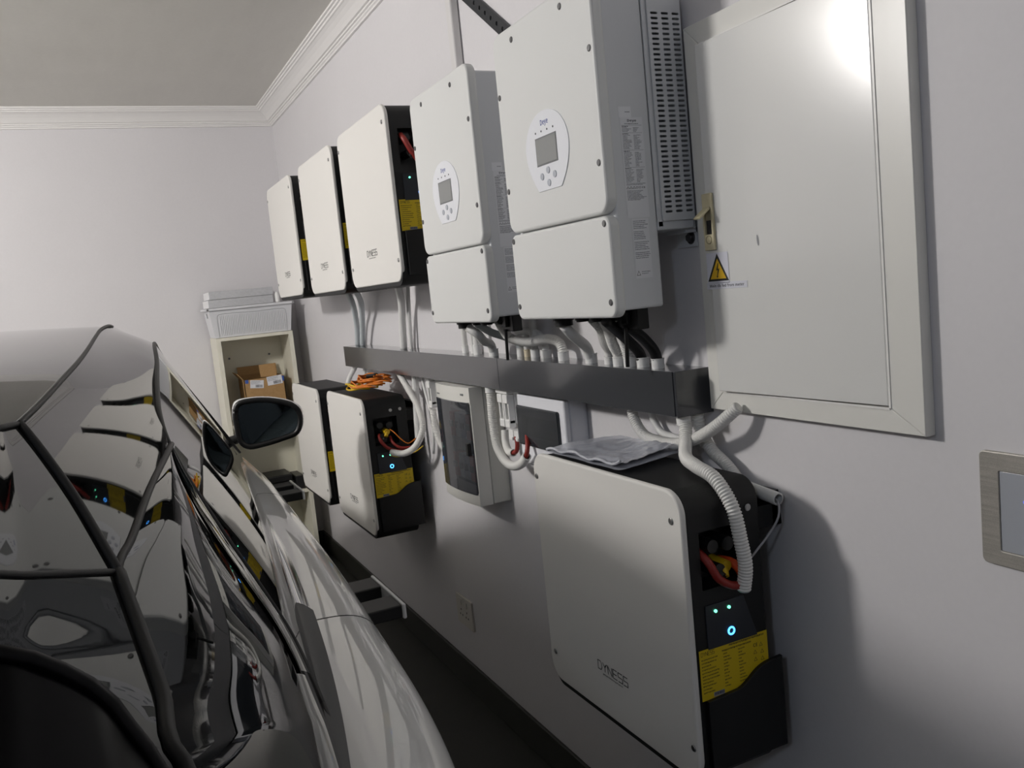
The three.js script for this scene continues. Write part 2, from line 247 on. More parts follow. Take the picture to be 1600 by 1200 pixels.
function inverter(x0, y0, label) {
  const t = thing('solar_inverter', label, 'inverter', [x0, y0, 0], 'solar inverters');
  mesh('body', invBodyGeo, invBody, t); mesh('upper_cover', coverTop, invWhite, t); mesh('lower_cover', coverLow, invWhite, t);
  const sx = [0.014, IW - 0.016];
  for (const x of sx) for (const y of [0.03, 0.179, 0.292, 0.5]) { const s = mesh('screw', screwGeo, darkSteel, t); s.position.set(x, y, 0.2135); }
  for (const x of [0.098, 0.314]) { const s = mesh('screw', screwGeo, darkSteel, t); s.position.set(x, 0.604, 0.2135); }
  mesh('vent_panel', ventGeo, invBody, t);
  const lx = IW - 0.0055;
  mesh('rating_label', sideFlat(0.116, 0.166, 0.185, 0.372, lx), lblMats[0], t); mesh('notice_label', sideFlat(0.12, 0.158, 0.07, 0.183, lx), lblMats[1], t); mesh('sticker', sideFlat(0.14, 0.168, 0.372, 0.392, lx), lblMats[2], t);
  const d = mesh('display_panel', eggGeo, faceMat, t); d.userData.label = 'white egg-shaped display panel';
  mesh('screen_frame', bx(0.167, 0.259, 0.322, 0.38, 0.2135, 0.2153), frameGrey, d); mesh('screen', bx(0.17, 0.256, 0.325, 0.377, 0.2138, 0.2158), lcdMat, d);
  for (let k = 0; k < 4; k++) mesh('indicator_dot', new THREE.CylinderGeometry(0.0021, 0.0021, 0.002, 10).rotateX(Math.PI / 2).translate(0.172 + k * 0.0255, 0.391, 0.2147), dotMat, d);
  for (const [x, y] of [[0.213, 0.31], [0.185, 0.3], [0.24, 0.298], [0.213, 0.284]]) mesh('button', new THREE.CylinderGeometry(0.007, 0.0075, 0.0025, 16).rotateX(Math.PI / 2).translate(x, y, 0.2152), buttonMat, d);
  // cable entries under the case
  const gl = (x, z, r, h) => [cyl([x, 0.014, z], [x, -0.008, z], r, 20), cyl([x, -0.006, z], [x, -0.006 - h, z], r * 0.86, 10)];
  mesh('cable_gland', gl(0.115, 0.158, 0.024, 0.014), blackPlastic, t); mesh('cable_gland', gl(0.185, 0.15, 0.016, 0.006), blackPlastic, t); mesh('cable_gland', gl(0.25, 0.15, 0.018, 0.006), blackPlastic, t); mesh('cable_gland', gl(0.305, 0.13, 0.018, 0.006), blackPlastic, t); mesh('cable_gland', gl(0.2, 0.115, 0.013, 0.006), blackPlastic, t);
  const lg = mesh('data_logger', [bx(0.3, 0.365, -0.032, 0.014, 0.1, 0.128, 0.003), bx(0.31, 0.34, -0.02, 0.014, 0.125, 0.137, 0.002)], blackPlastic, t); mesh('antenna', cyl([0.325, -0.026, 0.131], [0.319, -0.108, 0.131], 0.0042, 12), blackPlastic, lg);
  mesh('mounting_tab', [bx(IW - 0.075, IW - 0.012, 0.122, 0.16, 0.001, 0.004), bx(IW - 0.075, IW - 0.012, 0.15, 0.16, 0.001, 0.03)], invBody, t);
  const s = mesh('anchor_bolt', [cyl([IW - 0.03, 0.14, 0.003], [IW - 0.03, 0.14, 0.012], 0.0085, 6), cyl([IW - 0.03, 0.14, 0.003], [IW - 0.03, 0.14, 0.0055], 0.013, 18)], darkSteel, t);
  return t;
}
inverter(2.926, 1.413, 'pale grey solar inverter hung between the upper batteries and the other inverter');
inverter(3.505, 1.419, 'pale grey solar inverter with the slotted vent beside the distribution board door');

// ------------------------------------------------------------------ metal trunking under the inverters
const TY0 = 1.208, TY1 = 1.298, TZ = 0.088;
{
  const a = thing('cable_trunking', 'dark grey metal trunking length under the upper batteries', 'cable trunking', [1.373, TY0, 0], 'trunking lengths');
  mesh('channel', bx(0, 1.7045, 0, TY1 - TY0, 0, TZ - 0.002, 0.0015), trayMat, a); mesh('lid', bx(0, 1.7045, 0.0, TY1 - TY0 + 0.001, TZ - 0.002, TZ, 0.0008), trayMat, a);
  const b = thing('cable_trunking', 'dark grey metal trunking length ending beside the distribution board', 'cable trunking', [3.079, TY0, 0], 'trunking lengths');
  mesh('channel', bx(0, 0.843, 0, TY1 - TY0, 0, TZ - 0.002, 0.0015), trayMat, b); mesh('lid', bx(0, 0.836, 0.0, TY1 - TY0 + 0.001, TZ - 0.002, TZ, 0.0008), trayMat, b);
  mesh('end_cap', bx(0.8435, 0.847, -0.001, TY1 - TY0 + 0.001, 0, TZ, 0.001), trayMat, b);
}
// ------------------------------------------------------------------ conduits
function hose(name, label, cat, pts, r, mat, { rib = 0, collars = [], group, rad = 14, lip = false, collarMat = collarWhite } = {}) {
  const b = pts[0], t = thing(name, label, cat, b, group), loc = p => [p[0] - b[0], p[1] - b[1], p[2] - b[2]];
  mesh(rib ? 'ribbed_hose' : 'pipe', sweep(pts.map(loc), r, { rib, rad, lip, amp: 0.0009 }), mat, t);
  for (const [p, q, cr] of collars) mesh('collar', [cyl(loc(p), loc(q), cr, 20), new THREE.TorusGeometry(cr, 0.0011, 8, 20).rotateX(Math.PI / 2).translate(...loc(q))], collarMat, t);
  return t;
}
const topCollar = (x, z, r = 0.0125, h = 0.022) => [[x, TY1, z], [x, TY1 + h, z], r];
const up = (x, z) => [[x, TY1 + 0.012, z], [x, TY1 + 0.03, z]];
const HG = 'conduits above the trunking';
hose('conduit_pipe', 'smooth pale blue grey conduit under the middle upper battery, closer to the corner', 'conduit', [[1.66, 1.55, 0.12], [1.62, 1.5, 0.09], [1.509, 1.4, 0.05], [1.452, 1.302, 0.04]], 0.0125, pipeGrey, { group: HG });
hose('conduit_pipe', 'smooth pale blue grey conduit under the gap between two upper batteries', 'conduit', [[1.79, 1.55, 0.12], [1.72, 1.5, 0.08], [1.603, 1.4, 0.05], [1.53, 1.302, 0.04]], 0.0125, pipeGrey, { group: HG });
hose('conduit_pipe', 'thick white conduit under the upper battery beside the inverters', 'conduit', [[2.24, 1.55, 0.08], [2.2, 1.48, 0.06], [2.154, 1.4, 0.05], [2.12, 1.299, 0.045]], 0.014, pipeWhite, { group: HG });
hose('conduit_pipe', 'thin white conduit close behind the thick white one', 'conduit', [[2.22, 1.55, 0.035], [2.18, 1.41, 0.03], [2.16, 1.299, 0.028]], 0.0085, pipeWhite, { group: HG });
for (const [x, z, r, h, lab, m] of [[2.709, 0.03, 0.011, 0.022, 'white upright conduit with collar behind the inverter nearer the corner', pipeWhite], [2.775, 0.028, 0.0105, 0.026, 'slim upright white conduit, second behind the inverter nearer the corner', pipeWhite], [2.844, 0.045, 0.013, 0.03, 'wide upright white conduit under the inverter nearer the corner', pipeWhite]])
  hose('conduit_pipe', lab, 'conduit', [[x, TY1 + 0.004, z], [x, 1.36, z], [x + 0.004, 1.41, z]], r * 0.85, m, { collars: [topCollar(x, z, r, h)], group: HG });
hose('conduit_hose', 'grey smooth hose from the large gland of the inverter nearer the corner', 'conduit', [[3.04, 1.4, 0.158], [3.08, 1.375, 0.14], [3.04, 1.35, 0.105], [2.985, 1.333, 0.06], [2.976, 1.305, 0.05]], 0.0125, pipeWhite, { collars: [topCollar(2.976, 0.05, 0.0145, 0.02)], group: HG });
hose('conduit_hose', 'short blue grey hose dipping under the inverter nearer the corner', 'conduit', [[3.111, 1.405, 0.15], [3.085, 1.375, 0.1], [3.09, 1.357, 0.06], [3.11, 1.335, 0.03], [3.111, 1.3, 0.025]], 0.011, pipeGrey, { collars: [topCollar(3.111, 0.025, 0.0125, 0.024)], group: HG });
hose('conduit_hose', 'white corrugated hose running level from one inverter along the trunking', 'conduit', [[3.205, 1.41, 0.128], [3.19, 1.395, 0.115], [3.17, 1.36, 0.085], [3.225, 1.345, 0.062], [3.328, 1.352, 0.045], [3.372, 1.342, 0.04], [3.387, 1.318, 0.04], [3.387, 1.302, 0.04]], 0.0122, hoseWhite, { rib: 0.0052, collars: [topCollar(3.387, 0.04, 0.0145, 0.022)], group: HG });
hose('conduit_hose', 'grey hose arching behind the level corrugated hose', 'conduit', [[3.09, 1.4, 0.025], [3.09, 1.37, 0.022], [3.15, 1.37, 0.022], [3.225, 1.36, 0.022], [3.262, 1.335, 0.025], [3.264, 1.3, 0.025]], 0.0105, pipeWhite, { collars: [topCollar(3.264, 0.025, 0.0145, 0.022)], group: HG });
hose('conduit_pipe', 'cream capped slim conduit behind the level corrugated hose', 'conduit', [[3.151, 1.302, 0.025], [3.15, 1.33, 0.025], [3.152, 1.365, 0.024]], 0.008, pipeWhite, { collars: [topCollar(3.151, 0.025, 0.0095, 0.02)], group: HG, collarMat: creamMat });
hose('conduit_pipe', 'white conduit behind the level corrugated hose, beside the cream capped one', 'conduit', [[3.199, 1.302, 0.025], [3.199, 1.33, 0.025], [3.2, 1.41, 0.024]], 0.0105, pipeWhite, { collars: [topCollar(3.199, 0.025, 0.013, 0.022)], group: HG });
hose('conduit_hose', 'grey hose from the big gland of the vented inverter', 'conduit', [[3.62, 1.4, 0.158], [3.612, 1.382, 0.14], [3.582, 1.362, 0.105], [3.548, 1.335, 0.062], [3.542, 1.302, 0.05]], 0.0125, pipeWhite, { collars: [topCollar(3.542, 0.05, 0.0148, 0.022)], group: HG });
hose('conduit_hose', 'white corrugated hose next to the grey gland hose under the vented inverter', 'conduit', [[3.69, 1.41, 0.125], [3.68, 1.385, 0.1], [3.65, 1.352, 0.075], [3.624, 1.328, 0.05], [3.616, 1.302, 0.045]], 0.0105, hoseWhite, { rib: 0.005, collars: [topCollar(3.616, 0.045, 0.0125, 0.018)], group: HG });
hose('conduit_hose', 'white corrugated hose in the middle of the three under the vented inverter', 'conduit', [[3.725, 1.41, 0.12], [3.71, 1.385, 0.1], [3.688, 1.35, 0.078], [3.676, 1.325, 0.06], [3.676, 1.302, 0.058]], 0.011, hoseWhite, { rib: 0.005, collars: [topCollar(3.676, 0.058, 0.0135, 0.02)], group: HG });
hose('conduit_hose', 'white corrugated hose just behind the antenna stick of the vented inverter', 'conduit', [[3.74, 1.41, 0.1], [3.732, 1.38, 0.085], [3.718, 1.345, 0.065], [3.717, 1.302, 0.056]], 0.011, hoseWhite, { rib: 0.005, collars: [topCollar(3.717, 0.056, 0.0135, 0.02)], group: HG });
hose('conduit_hose', 'black hose crossing behind the antenna of the vented inverter', 'conduit', [[3.81, 1.41, 0.165], [3.795, 1.39, 0.135], [3.779, 1.357, 0.092], [3.763, 1.327, 0.058], [3.763, 1.302, 0.052]], 0.0115, hoseBlack, { collars: [topCollar(3.763, 0.052, 0.0135, 0.02)], group: HG });
hose('conduit_hose', 'black hose at the end of the trunking nearest the distribution board', 'conduit', [[3.815, 1.41, 0.135], [3.822, 1.39, 0.115], [3.826, 1.362, 0.085], [3.822, 1.332, 0.06], [3.821, 1.302, 0.054]], 0.0115, hoseBlack, { collars: [topCollar(3.821, 0.054, 0.0135, 0.02)], group: HG });
// below the trunking
const HB = 'conduits below the trunking';
hose('conduit_hose', 'thick white corrugated hose hanging over the side of the paper topped battery', 'conduit', [[3.9, 1.2075, 0.058], [3.908, 1.185, 0.06], [3.925, 1.158, 0.075], [3.97, 1.139, 0.11], [4.04, 1.136, 0.14], [4.1, 1.122, 0.145], [4.138, 1.078, 0.142], [4.148, 1.02, 0.137], [4.15, 0.97, 0.132], [4.143, 0.925, 0.134]], 0.0122, hoseWhite, { rib: 0.0058, collars: [[[3.9, 1.2075, 0.058], [3.902, 1.188, 0.058], 0.0148]], group: HB, rad: 18, lip: true });
hose('conduit_hose', 'white corrugated hose sagging from the trunking up to the distribution board frame', 'conduit', [[3.69, 1.2075, 0.045], [3.7, 1.178, 0.046], [3.735, 1.147, 0.048], [3.8, 1.138, 0.05], [3.87, 1.143, 0.052], [3.945, 1.166, 0.056], [4.005, 1.196, 0.056], [4.046, 1.232, 0.036]], 0.0115, hoseWhite, { rib: 0.0052, group: HB });
hose('conduit_pipe', 'thin white conduit dropping behind the sagging hose', 'conduit', [[3.73, 1.2075, 0.02], [3.735, 1.18, 0.02], [3.76, 1.15, 0.018], [3.81, 1.143, 0.018], [3.9, 1.14, 0.018]], 0.008, pipeWhite, { group: HB });
hose('conduit_hose', 'white corrugated hose going down behind the paper topped battery', 'conduit', [[3.905, 1.2075, 0.026], [3.912, 1.17, 0.026], [3.945, 1.135, 0.028], [3.995, 1.108, 0.03], [4.04, 1.07, 0.03]], 0.0118, hoseWhite, { rib: 0.0052, group: HB });
hose('conduit_pipe', 'open white pipe end poking out behind the paper topped battery', 'pipe', [[3.99, 1.082, 0.03], [4.06, 1.075, 0.03], [4.13, 1.068, 0.03]], 0.0125, pipeWhite, { lip: true });
tag(mesh('thin_wire', sweep([[4.1, 1.07, 0.03], [4.128, 1.064, 0.03], [4.139, 1.04, 0.04], [4.13, 1.01, 0.055], [4.125, 0.985, 0.08], [4.122, 0.96, 0.11]], 0.0022, { rad: 8 }), greyCable), 'thin grey wire hanging out of the open pipe end', 'wire');
hose('conduit_pipe', 'white conduit bent from the trunking end down to the battery by the bookcase', 'conduit', [[1.4, 1.2075, 0.045], [1.375, 1.19, 0.05], [1.35, 1.15, 0.07], [1.34, 1.12, 0.08]], 0.012, pipeWhite, { group: HB });
hose('conduit_pipe', 'straight white conduit from the trunking end towards the coil topped battery', 'conduit', [[1.5, 1.2075, 0.03], [1.47, 1.16, 0.03], [1.46, 1.1, 0.03]], 0.009, pipeWhite, { group: HB });
hose('conduit_hose', 'white corrugated hose looping into the side of the coil topped battery', 'conduit', [[2.03, 1.2075, 0.05], [2.06, 1.19, 0.05], [2.15, 1.145, 0.055], [2.26, 1.08, 0.06], [2.305, 1.01, 0.068], [2.27, 0.945, 0.09], [2.21, 0.913, 0.12], [2.165, 0.917, 0.155]], 0.0115, hoseWhite, { rib: 0.0052, group: HB, lip: true });
hose('conduit_pipe', 'upright white conduit with red cables leaving its lower end', 'conduit', [[2.175, 1.2075, 0.03], [2.165, 1.15, 0.03], [2.16, 1.05, 0.035], [2.16, 0.945, 0.04]], 0.0135, pipeWhite, { group: HB, lip: true });
hose('conduit_pipe', 'thin white conduit beside the hose loop of the coil topped battery', 'conduit', [[2.21, 1.2075, 0.018], [2.23, 1.15, 0.018], [2.27, 1.05, 0.018], [2.275, 0.98, 0.018], [2.25, 0.9, 0.016]], 0.0055, pipeWhite, { group: HB });
hose('conduit_hose', 'white hose curving from the single fuse holder behind the smoked door box', 'conduit', [[2.375, 1.085, 0.045], [2.38, 1.02, 0.045], [2.4, 0.965, 0.04], [2.46, 0.935, 0.035], [2.56, 0.93, 0.03]], 0.0115, hoseWhite, { rib: 0.0052, group: HB });
hose('conduit_hose', 'white corrugated J-shaped hose beside the twin fuse holders', 'conduit', [[2.97, 1.2075, 0.072], [2.97, 1.16, 0.072], [2.968, 1.1, 0.072], [2.985, 1.035, 0.075], [3.04, 0.998, 0.08], [3.12, 0.992, 0.088], [3.19, 1.012, 0.092], [3.222, 1.035, 0.092]], 0.0125, hoseWhite, { rib: 0.0055, group: HB, lip: true, collars: [[[2.97, 1.2075, 0.072], [2.97, 1.192, 0.072], 0.0142]] });
hose('conduit_hose', 'short white hose stub holding the red cable under the twin fuse holders', 'conduit', [[2.99, 1.075, 0.045], [2.995, 1.04, 0.05], [3.03, 1.018, 0.058], [3.075, 1.02, 0.064]], 0.0115, hoseWhite, { group: HB, lip: true });
// ------------------------------------------------------------------ loose cables
const cable = (name, label, pts, r, m, group) => tag(mesh(name, sweep(pts, r, { rad: 10 }), m), label, 'cable', group);
cable('power_cable', 'red cable between the twin fuse holders and the short hose stub', [[3.1, 1.07, 0.062], [3.108, 1.05, 0.064], [3.1, 1.03, 0.064], [3.06, 1.018, 0.062], [3.03, 1.02, 0.058]], 0.0065, redCable);
cable('power_cable', 'red cable rising out of the J-shaped hose end', [[3.2, 1.02, 0.092], [3.222, 1.04, 0.092], [3.218, 1.062, 0.085], [3.19, 1.085, 0.07]], 0.0065, redCable);
cable('power_cable', 'red cable bundle from the upright conduit to the coil topped battery', [[2.16, 0.965, 0.04], [2.162, 0.935, 0.045], [2.165, 0.918, 0.075], [2.16, 0.915, 0.12], [2.15, 0.935, 0.165], [2.142, 0.965, 0.185], [2.12, 0.985, 0.182]], 0.0068, redCable);
cable('power_cable', 'second red cable looping to the coil topped battery', [[2.16, 0.96, 0.036], [2.168, 0.928, 0.05], [2.172, 0.925, 0.085], [2.165, 0.93, 0.12], [2.15, 0.95, 0.14], [2.12, 0.97, 0.14]], 0.0055, redCable);
cable('signal_wire', 'thin yellow orange wire drooping at the coil topped battery', [[2.125, 1.0, 0.14], [2.15, 0.99, 0.132], [2.162, 0.96, 0.11], [2.166, 0.94, 0.085], [2.163, 0.955, 0.05]], 0.0022, orangeCable);
cable('signal_wire', 'yellow wire from the control panel of the coil topped battery', [[2.13, 0.9, 0.15], [2.15, 0.893, 0.13], [2.17, 0.9, 0.1], [2.2, 0.91, 0.07], [2.22, 0.93, 0.045]], 0.0022, yellowCable);
cable('power_cable', 'red cable curving under the connectors of the paper topped battery', [[4.1, 1.0, 0.195], [4.126, 0.985, 0.193], [4.135, 0.955, 0.18], [4.138, 0.938, 0.155], [4.142, 0.935, 0.136]], 0.0075, redCable);
cable('power_cable', 'orange cable tucked behind the thick hose at the paper topped battery', [[4.085, 0.97, 0.14], [4.12, 0.97, 0.135], [4.138, 0.955, 0.132], [4.143, 0.93, 0.134]], 0.008, M(0xcc4a1c, 0.45));
{ // yellow ring terminal plugs in the two visible recesses
  for (const [x, y, lab] of [[4.105, 0.972, 'yellow cable plug behind the thick hose of the paper topped battery'], [2.12, 0.995, 'yellow cable plug at the coil topped battery']]) {
    const t = thing('cable_plug', lab, 'plug', [x, y, 0.155]);
    mesh('plug_body', [cyl([-0.02, 0, 0], [0.022, -0.002, 0], 0.011, 16), cyl([0.014, 0, 0], [0.026, -0.018, 0.008], 0.0075, 12)], M(0xc9a512, 0.45), t);
  }
  cable('power_cable', 'red cable hanging in the upper battery beside the inverters', [[2.765, 1.985, 0.19], [2.785, 1.97, 0.188], [2.792, 1.93, 0.17], [2.79, 1.89, 0.14]], 0.0085, redCable);
}
// coil of patch leads on the coil topped battery
{
  const coilY = 0.591 + BH + 0.002, coil = (n, cx, cz, rx, rz, y0, h, r, tilt) => { const p = []; for (let i = 0; i <= n * 22; i++) { const a = i / 22 * Math.PI * 2, w = 1 + 0.1 * Math.sin(i * 0.37) + 0.06 * Math.sin(i * 1.3); p.push([cx + Math.cos(a) * rx * w, y0 + r + h * i / (n * 22) + 0.004 * (1 + Math.sin(i * 0.9)) + tilt * Math.cos(a) * rx, cz + Math.sin(a) * rz * w]); } return p; };
  tag(mesh('cable_coil', [sweep(coil(4, 1.85, 0.15, 0.1, 0.055, coilY + 0.01, 0.02, 0.003, 0), 0.0035, { rad: 7, step: 0.012 })], yellowCable), 'coil of yellow cable lying on top of a lower battery', 'cable coil');
  const o = []; for (let k = 0; k < 5; k++) o.push(sweep(coil(2, 1.9 + 0.04 * Math.sin(k * 2.1), 0.12 + 0.03 * Math.cos(k * 1.7), 0.13 - k * 0.012, 0.05 - 0.004 * k, coilY + 0.022 + k * 0.006, 0.016, 0.003, 0.05 * Math.sin(k)), 0.0036, { rad: 7, step: 0.012 }));
  tag(mesh('cable_coil', o, orangeCable), 'tangled heap of orange patch leads on the yellow coil', 'cable coil');
  const b = thing('cable_joint', 'dark taped bundle in the orange patch leads', 'cable bundle', [1.9, coilY + 0.06, 0.12]); mesh('tape', cyl([-0.03, 0, 0.01], [0.03, 0.006, -0.01], 0.009, 12), blackPlastic, b);
}
// ------------------------------------------------------------------ fuse holders
function fuse(x, y, z, n, label) {
  const t = thing('fuse_holder', label, 'fuse holder', [x, y, z]);
  const w = 0.036; mesh('base', [bx(-0.004, n * w + 0.002, -0.012, 0.004, -z, 0.012, 0.002), bx(0, n * w, -0.1, -0.012, -z, -0.012)], collarWhite, t);
  for (let k = 0; k < n; k++) { const h = mesh('carrier', [bx(k * w + 0.002, k * w + w - 0.002, -0.04, -0.014, -0.012, 0.012, 0.003), bx(k * w + 0.002, k * w + 0.009, -0.1, -0.036, -0.012, 0.008, 0.002), bx(k * w + w - 0.009, k * w + w - 0.002, -0.1, -0.036, -0.012, 0.008, 0.002), bx(k * w + 0.002, k * w + w - 0.002, -0.112, -0.088, -0.012, 0.01, 0.003)], collarWhite, t); mesh('fuse_link', bx(k * w + 0.01, k * w + w - 0.01, -0.086, -0.044, -0.014, -0.004, 0.002), M(0x9a9a96, 0.4), h); }
  return t;
}
fuse(2.36, 1.203, 0.045, 1, 'single white fuse holder between battery and smoked door box');
fuse(3.0, 1.203, 0.055, 2, 'pair of white fuse holders under the trunking joint');
{ const t = thing('terminal_block', 'small white cable clamp gripping the red cable under the twin fuse holders', 'terminal', [3.06, 1.07, 0.05]); for (let k = 0; k < 2; k++) mesh('clamp', [bx(k * 0.034, k * 0.034 + 0.03, -0.004, 0.018, -0.05, 0.016, 0.002), bx(k * 0.034 + 0.004, k * 0.034 + 0.026, -0.012, -0.002, -0.02, 0.018, 0.002)], collarWhite, t); }
// ------------------------------------------------------------------ smoked door enclosure
{
  const t = thing('breaker_box', 'grey breaker enclosure with a tall smoked door, under the trunking', 'breaker box', [2.606, 0.832, 0]);
  const W = 0.284, H = 0.372;
  mesh('back_box', bx(0.004, W, 0, H, 0, 0.062, 0.004), boxGrey, t);
  // bowed front shell: section in x-z extruded in y
  const sh = new THREE.Shape(); sh.moveTo(0, 0.064); sh.lineTo(W, 0.064); sh.lineTo(W, 0.108); sh.quadraticCurveTo(W / 2, 0.132, 0, 0.108); sh.lineTo(0, 0.064);
  const strip = (y0, y1) => new THREE.ExtrudeGeometry(sh, { depth: y1 - y0, bevelEnabled: false, curveSegments: 18 }).rotateX(Math.PI / 2).translate(0, y1, 0);
  mesh('front_shell', [strip(0, 0.04), strip(0.322, H), bx(0, 0.014, 0.04, 0.322, 0.064, 0.107), bx(W - 0.012, W, 0.04, 0.322, 0.064, 0.107)], metalWhite, t);
  const zb = x => 0.108 + 0.0235 * (1 - Math.pow((x - W / 2) / (W / 2), 2)) * 0.5 * 1.02;
  const door = mesh('door', [patch((u, v) => V(0.012 + u * (W - 0.018), 0.036 + v * 0.29, zb(0.012 + u * (W - 0.018)) + 0.005), 24, 1), patch((u, v) => V(W - 0.006, 0.036 + v * 0.29, zb(W - 0.006) + 0.005 - u * 0.008), 1, 1), patch((u, v) => V(0.012, 0.036 + v * 0.29, zb(0.012) + 0.005 - u * 0.008), 1, 1), patch((u, v) => V(0.012 + v * (W - 0.018), 0.326, zb(0.012 + v * (W - 0.018)) + 0.005 - u * 0.008), 1, 24), patch((u, v) => V(0.012 + v * (W - 0.018), 0.036, zb(0.012 + v * (W - 0.018)) + 0.005 - u * 0.008), 1, 24)], new THREE.MeshPhysicalMaterial({ color: 0x73777f, roughness: 0.04, transmission: 0.75, thickness: 0, ior: 1.5 }), t);
  mesh('latch', bx(W - 0.03, W - 0.012, 0.16, 0.2, 0.112, 0.126, 0.003), blackPlastic, door);
  // breakers behind the door
  const dk = M(0x23262b, 0.5), wh = M(0xb9bcc2, 0.5), rd = M(0xc8322c, 0.5);
  mesh('rail_plate', bx(0.014, W - 0.012, 0.04, 0.322, 0.063, 0.066), dk, t);
  for (const y of [0.1, 0.235]) { for (let k = 0; k < 4; k++) { const b = mesh('breaker', bx(0.06 + k * 0.045, 0.1 + k * 0.045, y - 0.035, y + 0.045, 0.066, 0.094, 0.002), k === 1 || k === 2 ? wh : rd, t); mesh('toggle', bx(0.07 + k * 0.045, 0.09 + k * 0.045, y - 0.004, y + 0.016, 0.093, 0.1), dk, b); } }
  mesh('marking', [bx(0.02, 0.05, 0.338, 0.342, 0.1135, 0.1145), bx(W - 0.075, W - 0.035, 0.346, 0.352, 0.1135, 0.1155)], M(0x777a7c, 0.6), t);
}
// white modular box with smoked flap
{
  const t = thing('breaker_box', 'white breaker box with a wide smoked flap, half hidden by the paper topped battery', 'breaker box', [3.138, 1.0, 0]);
  const W = 0.276, H = 0.2;
  mesh('body', bx(0, W, 0, H, 0, 0.052, 0.004), M(0xdfe1e8, 0.45), t);
  mesh('front_cover', bx(0.0, W - 0.002, 0.0, H, 0.05, 0.067, 0.007), M(0xf0f1f6, 0.4), t);
  const fl = mesh('flap', slab(rrect(0.006, W - 0.03, 0.058, 0.168, 0.006), 0.066, 0.075, 0.003), new THREE.MeshPhysicalMaterial({ color: 0x3a3e44, roughness: 0.05, transmission: 0.35, thickness: 0 }), t);
  mesh('breaker_row', bx(0.02, W - 0.05, 0.085, 0.14, 0.0655, 0.068), M(0x15171a, 0.6), t);
}
// ------------------------------------------------------------------ plastic wrapped papers on the near battery
{
  const y = 0.581 + BH; const t = thing('document_sleeve', 'crumpled clear plastic sleeve with papers on top of a lower battery', 'papers', [3.6, y, 0.09]);
  const c = [[0.0, 0.135], [0.03, -0.05], [0.27, -0.05], [0.31, 0.135]]; // quad corners x,z: near-left, far-left, far-right, near-right
  const q = (u, v) => { const x = (c[0][0] * (1 - v) + c[1][0] * v) * (1 - u) + (c[3][0] * (1 - v) + c[2][0] * v) * u, z = (c[0][1] * (1 - v) + c[1][1] * v) * (1 - u) + (c[3][1] * (1 - v) + c[2][1] * v) * u; return [x, z]; };
  const hgt = (u, v) => 0.006 + 0.004 * Math.sin(u * 5 + v * 4) + 0.007 * Math.max(0, fbm(u * 0.5 + 0.1, v * 0.4, 6) - 0.4) * (1 + 3 * u) + 0.006 * Math.abs(fbm(u, v * 0.7, 7) - 0.5) * (0.5 + 2 * u) + 0.016 * Math.max(0, u - 0.5) * (1 - v) + 0.008 * v;
  const pf = (k, dy) => (u, v) => { const [x, z] = q(u, v); return V(x, hgt(u, v) * k + dy, z); };
  mesh('sleeve', [patch(pf(1, 0.001), 60, 40), patch((u, v) => { const [x, z] = q(u, v); return V(x, 0.0008 + hgt(u, v) * 0.25, z); }, 30, 20)], new THREE.MeshPhysicalMaterial({ color: 0xdcdfe8, roughness: 0.22, transmission: 0.45, thickness: 0 }), t);
  mesh('paper', [patch((u, v) => { const [x, z] = q(0.03 + u * 0.85, 0.06 + v * 0.9); return V(x, hgt(u, v) * 0.5 + 0.001, z); }, 30, 20)], M(0xd6d7dd, 0.8), t);
  const fold = []; for (let i = 0; i <= 20; i++) { const u = i / 20, [x, z] = q(u, 0.02); fold.push([x, hgt(u, 0.02) + 0.003 * Math.sin(i), z]); }
  mesh('folded_edge', sweep(fold, 0.0028, { rad: 8 }), new THREE.MeshPhysicalMaterial({ color: 0xe6e8ee, roughness: 0.2, transmission: 0.3, thickness: 0 }), t);
}
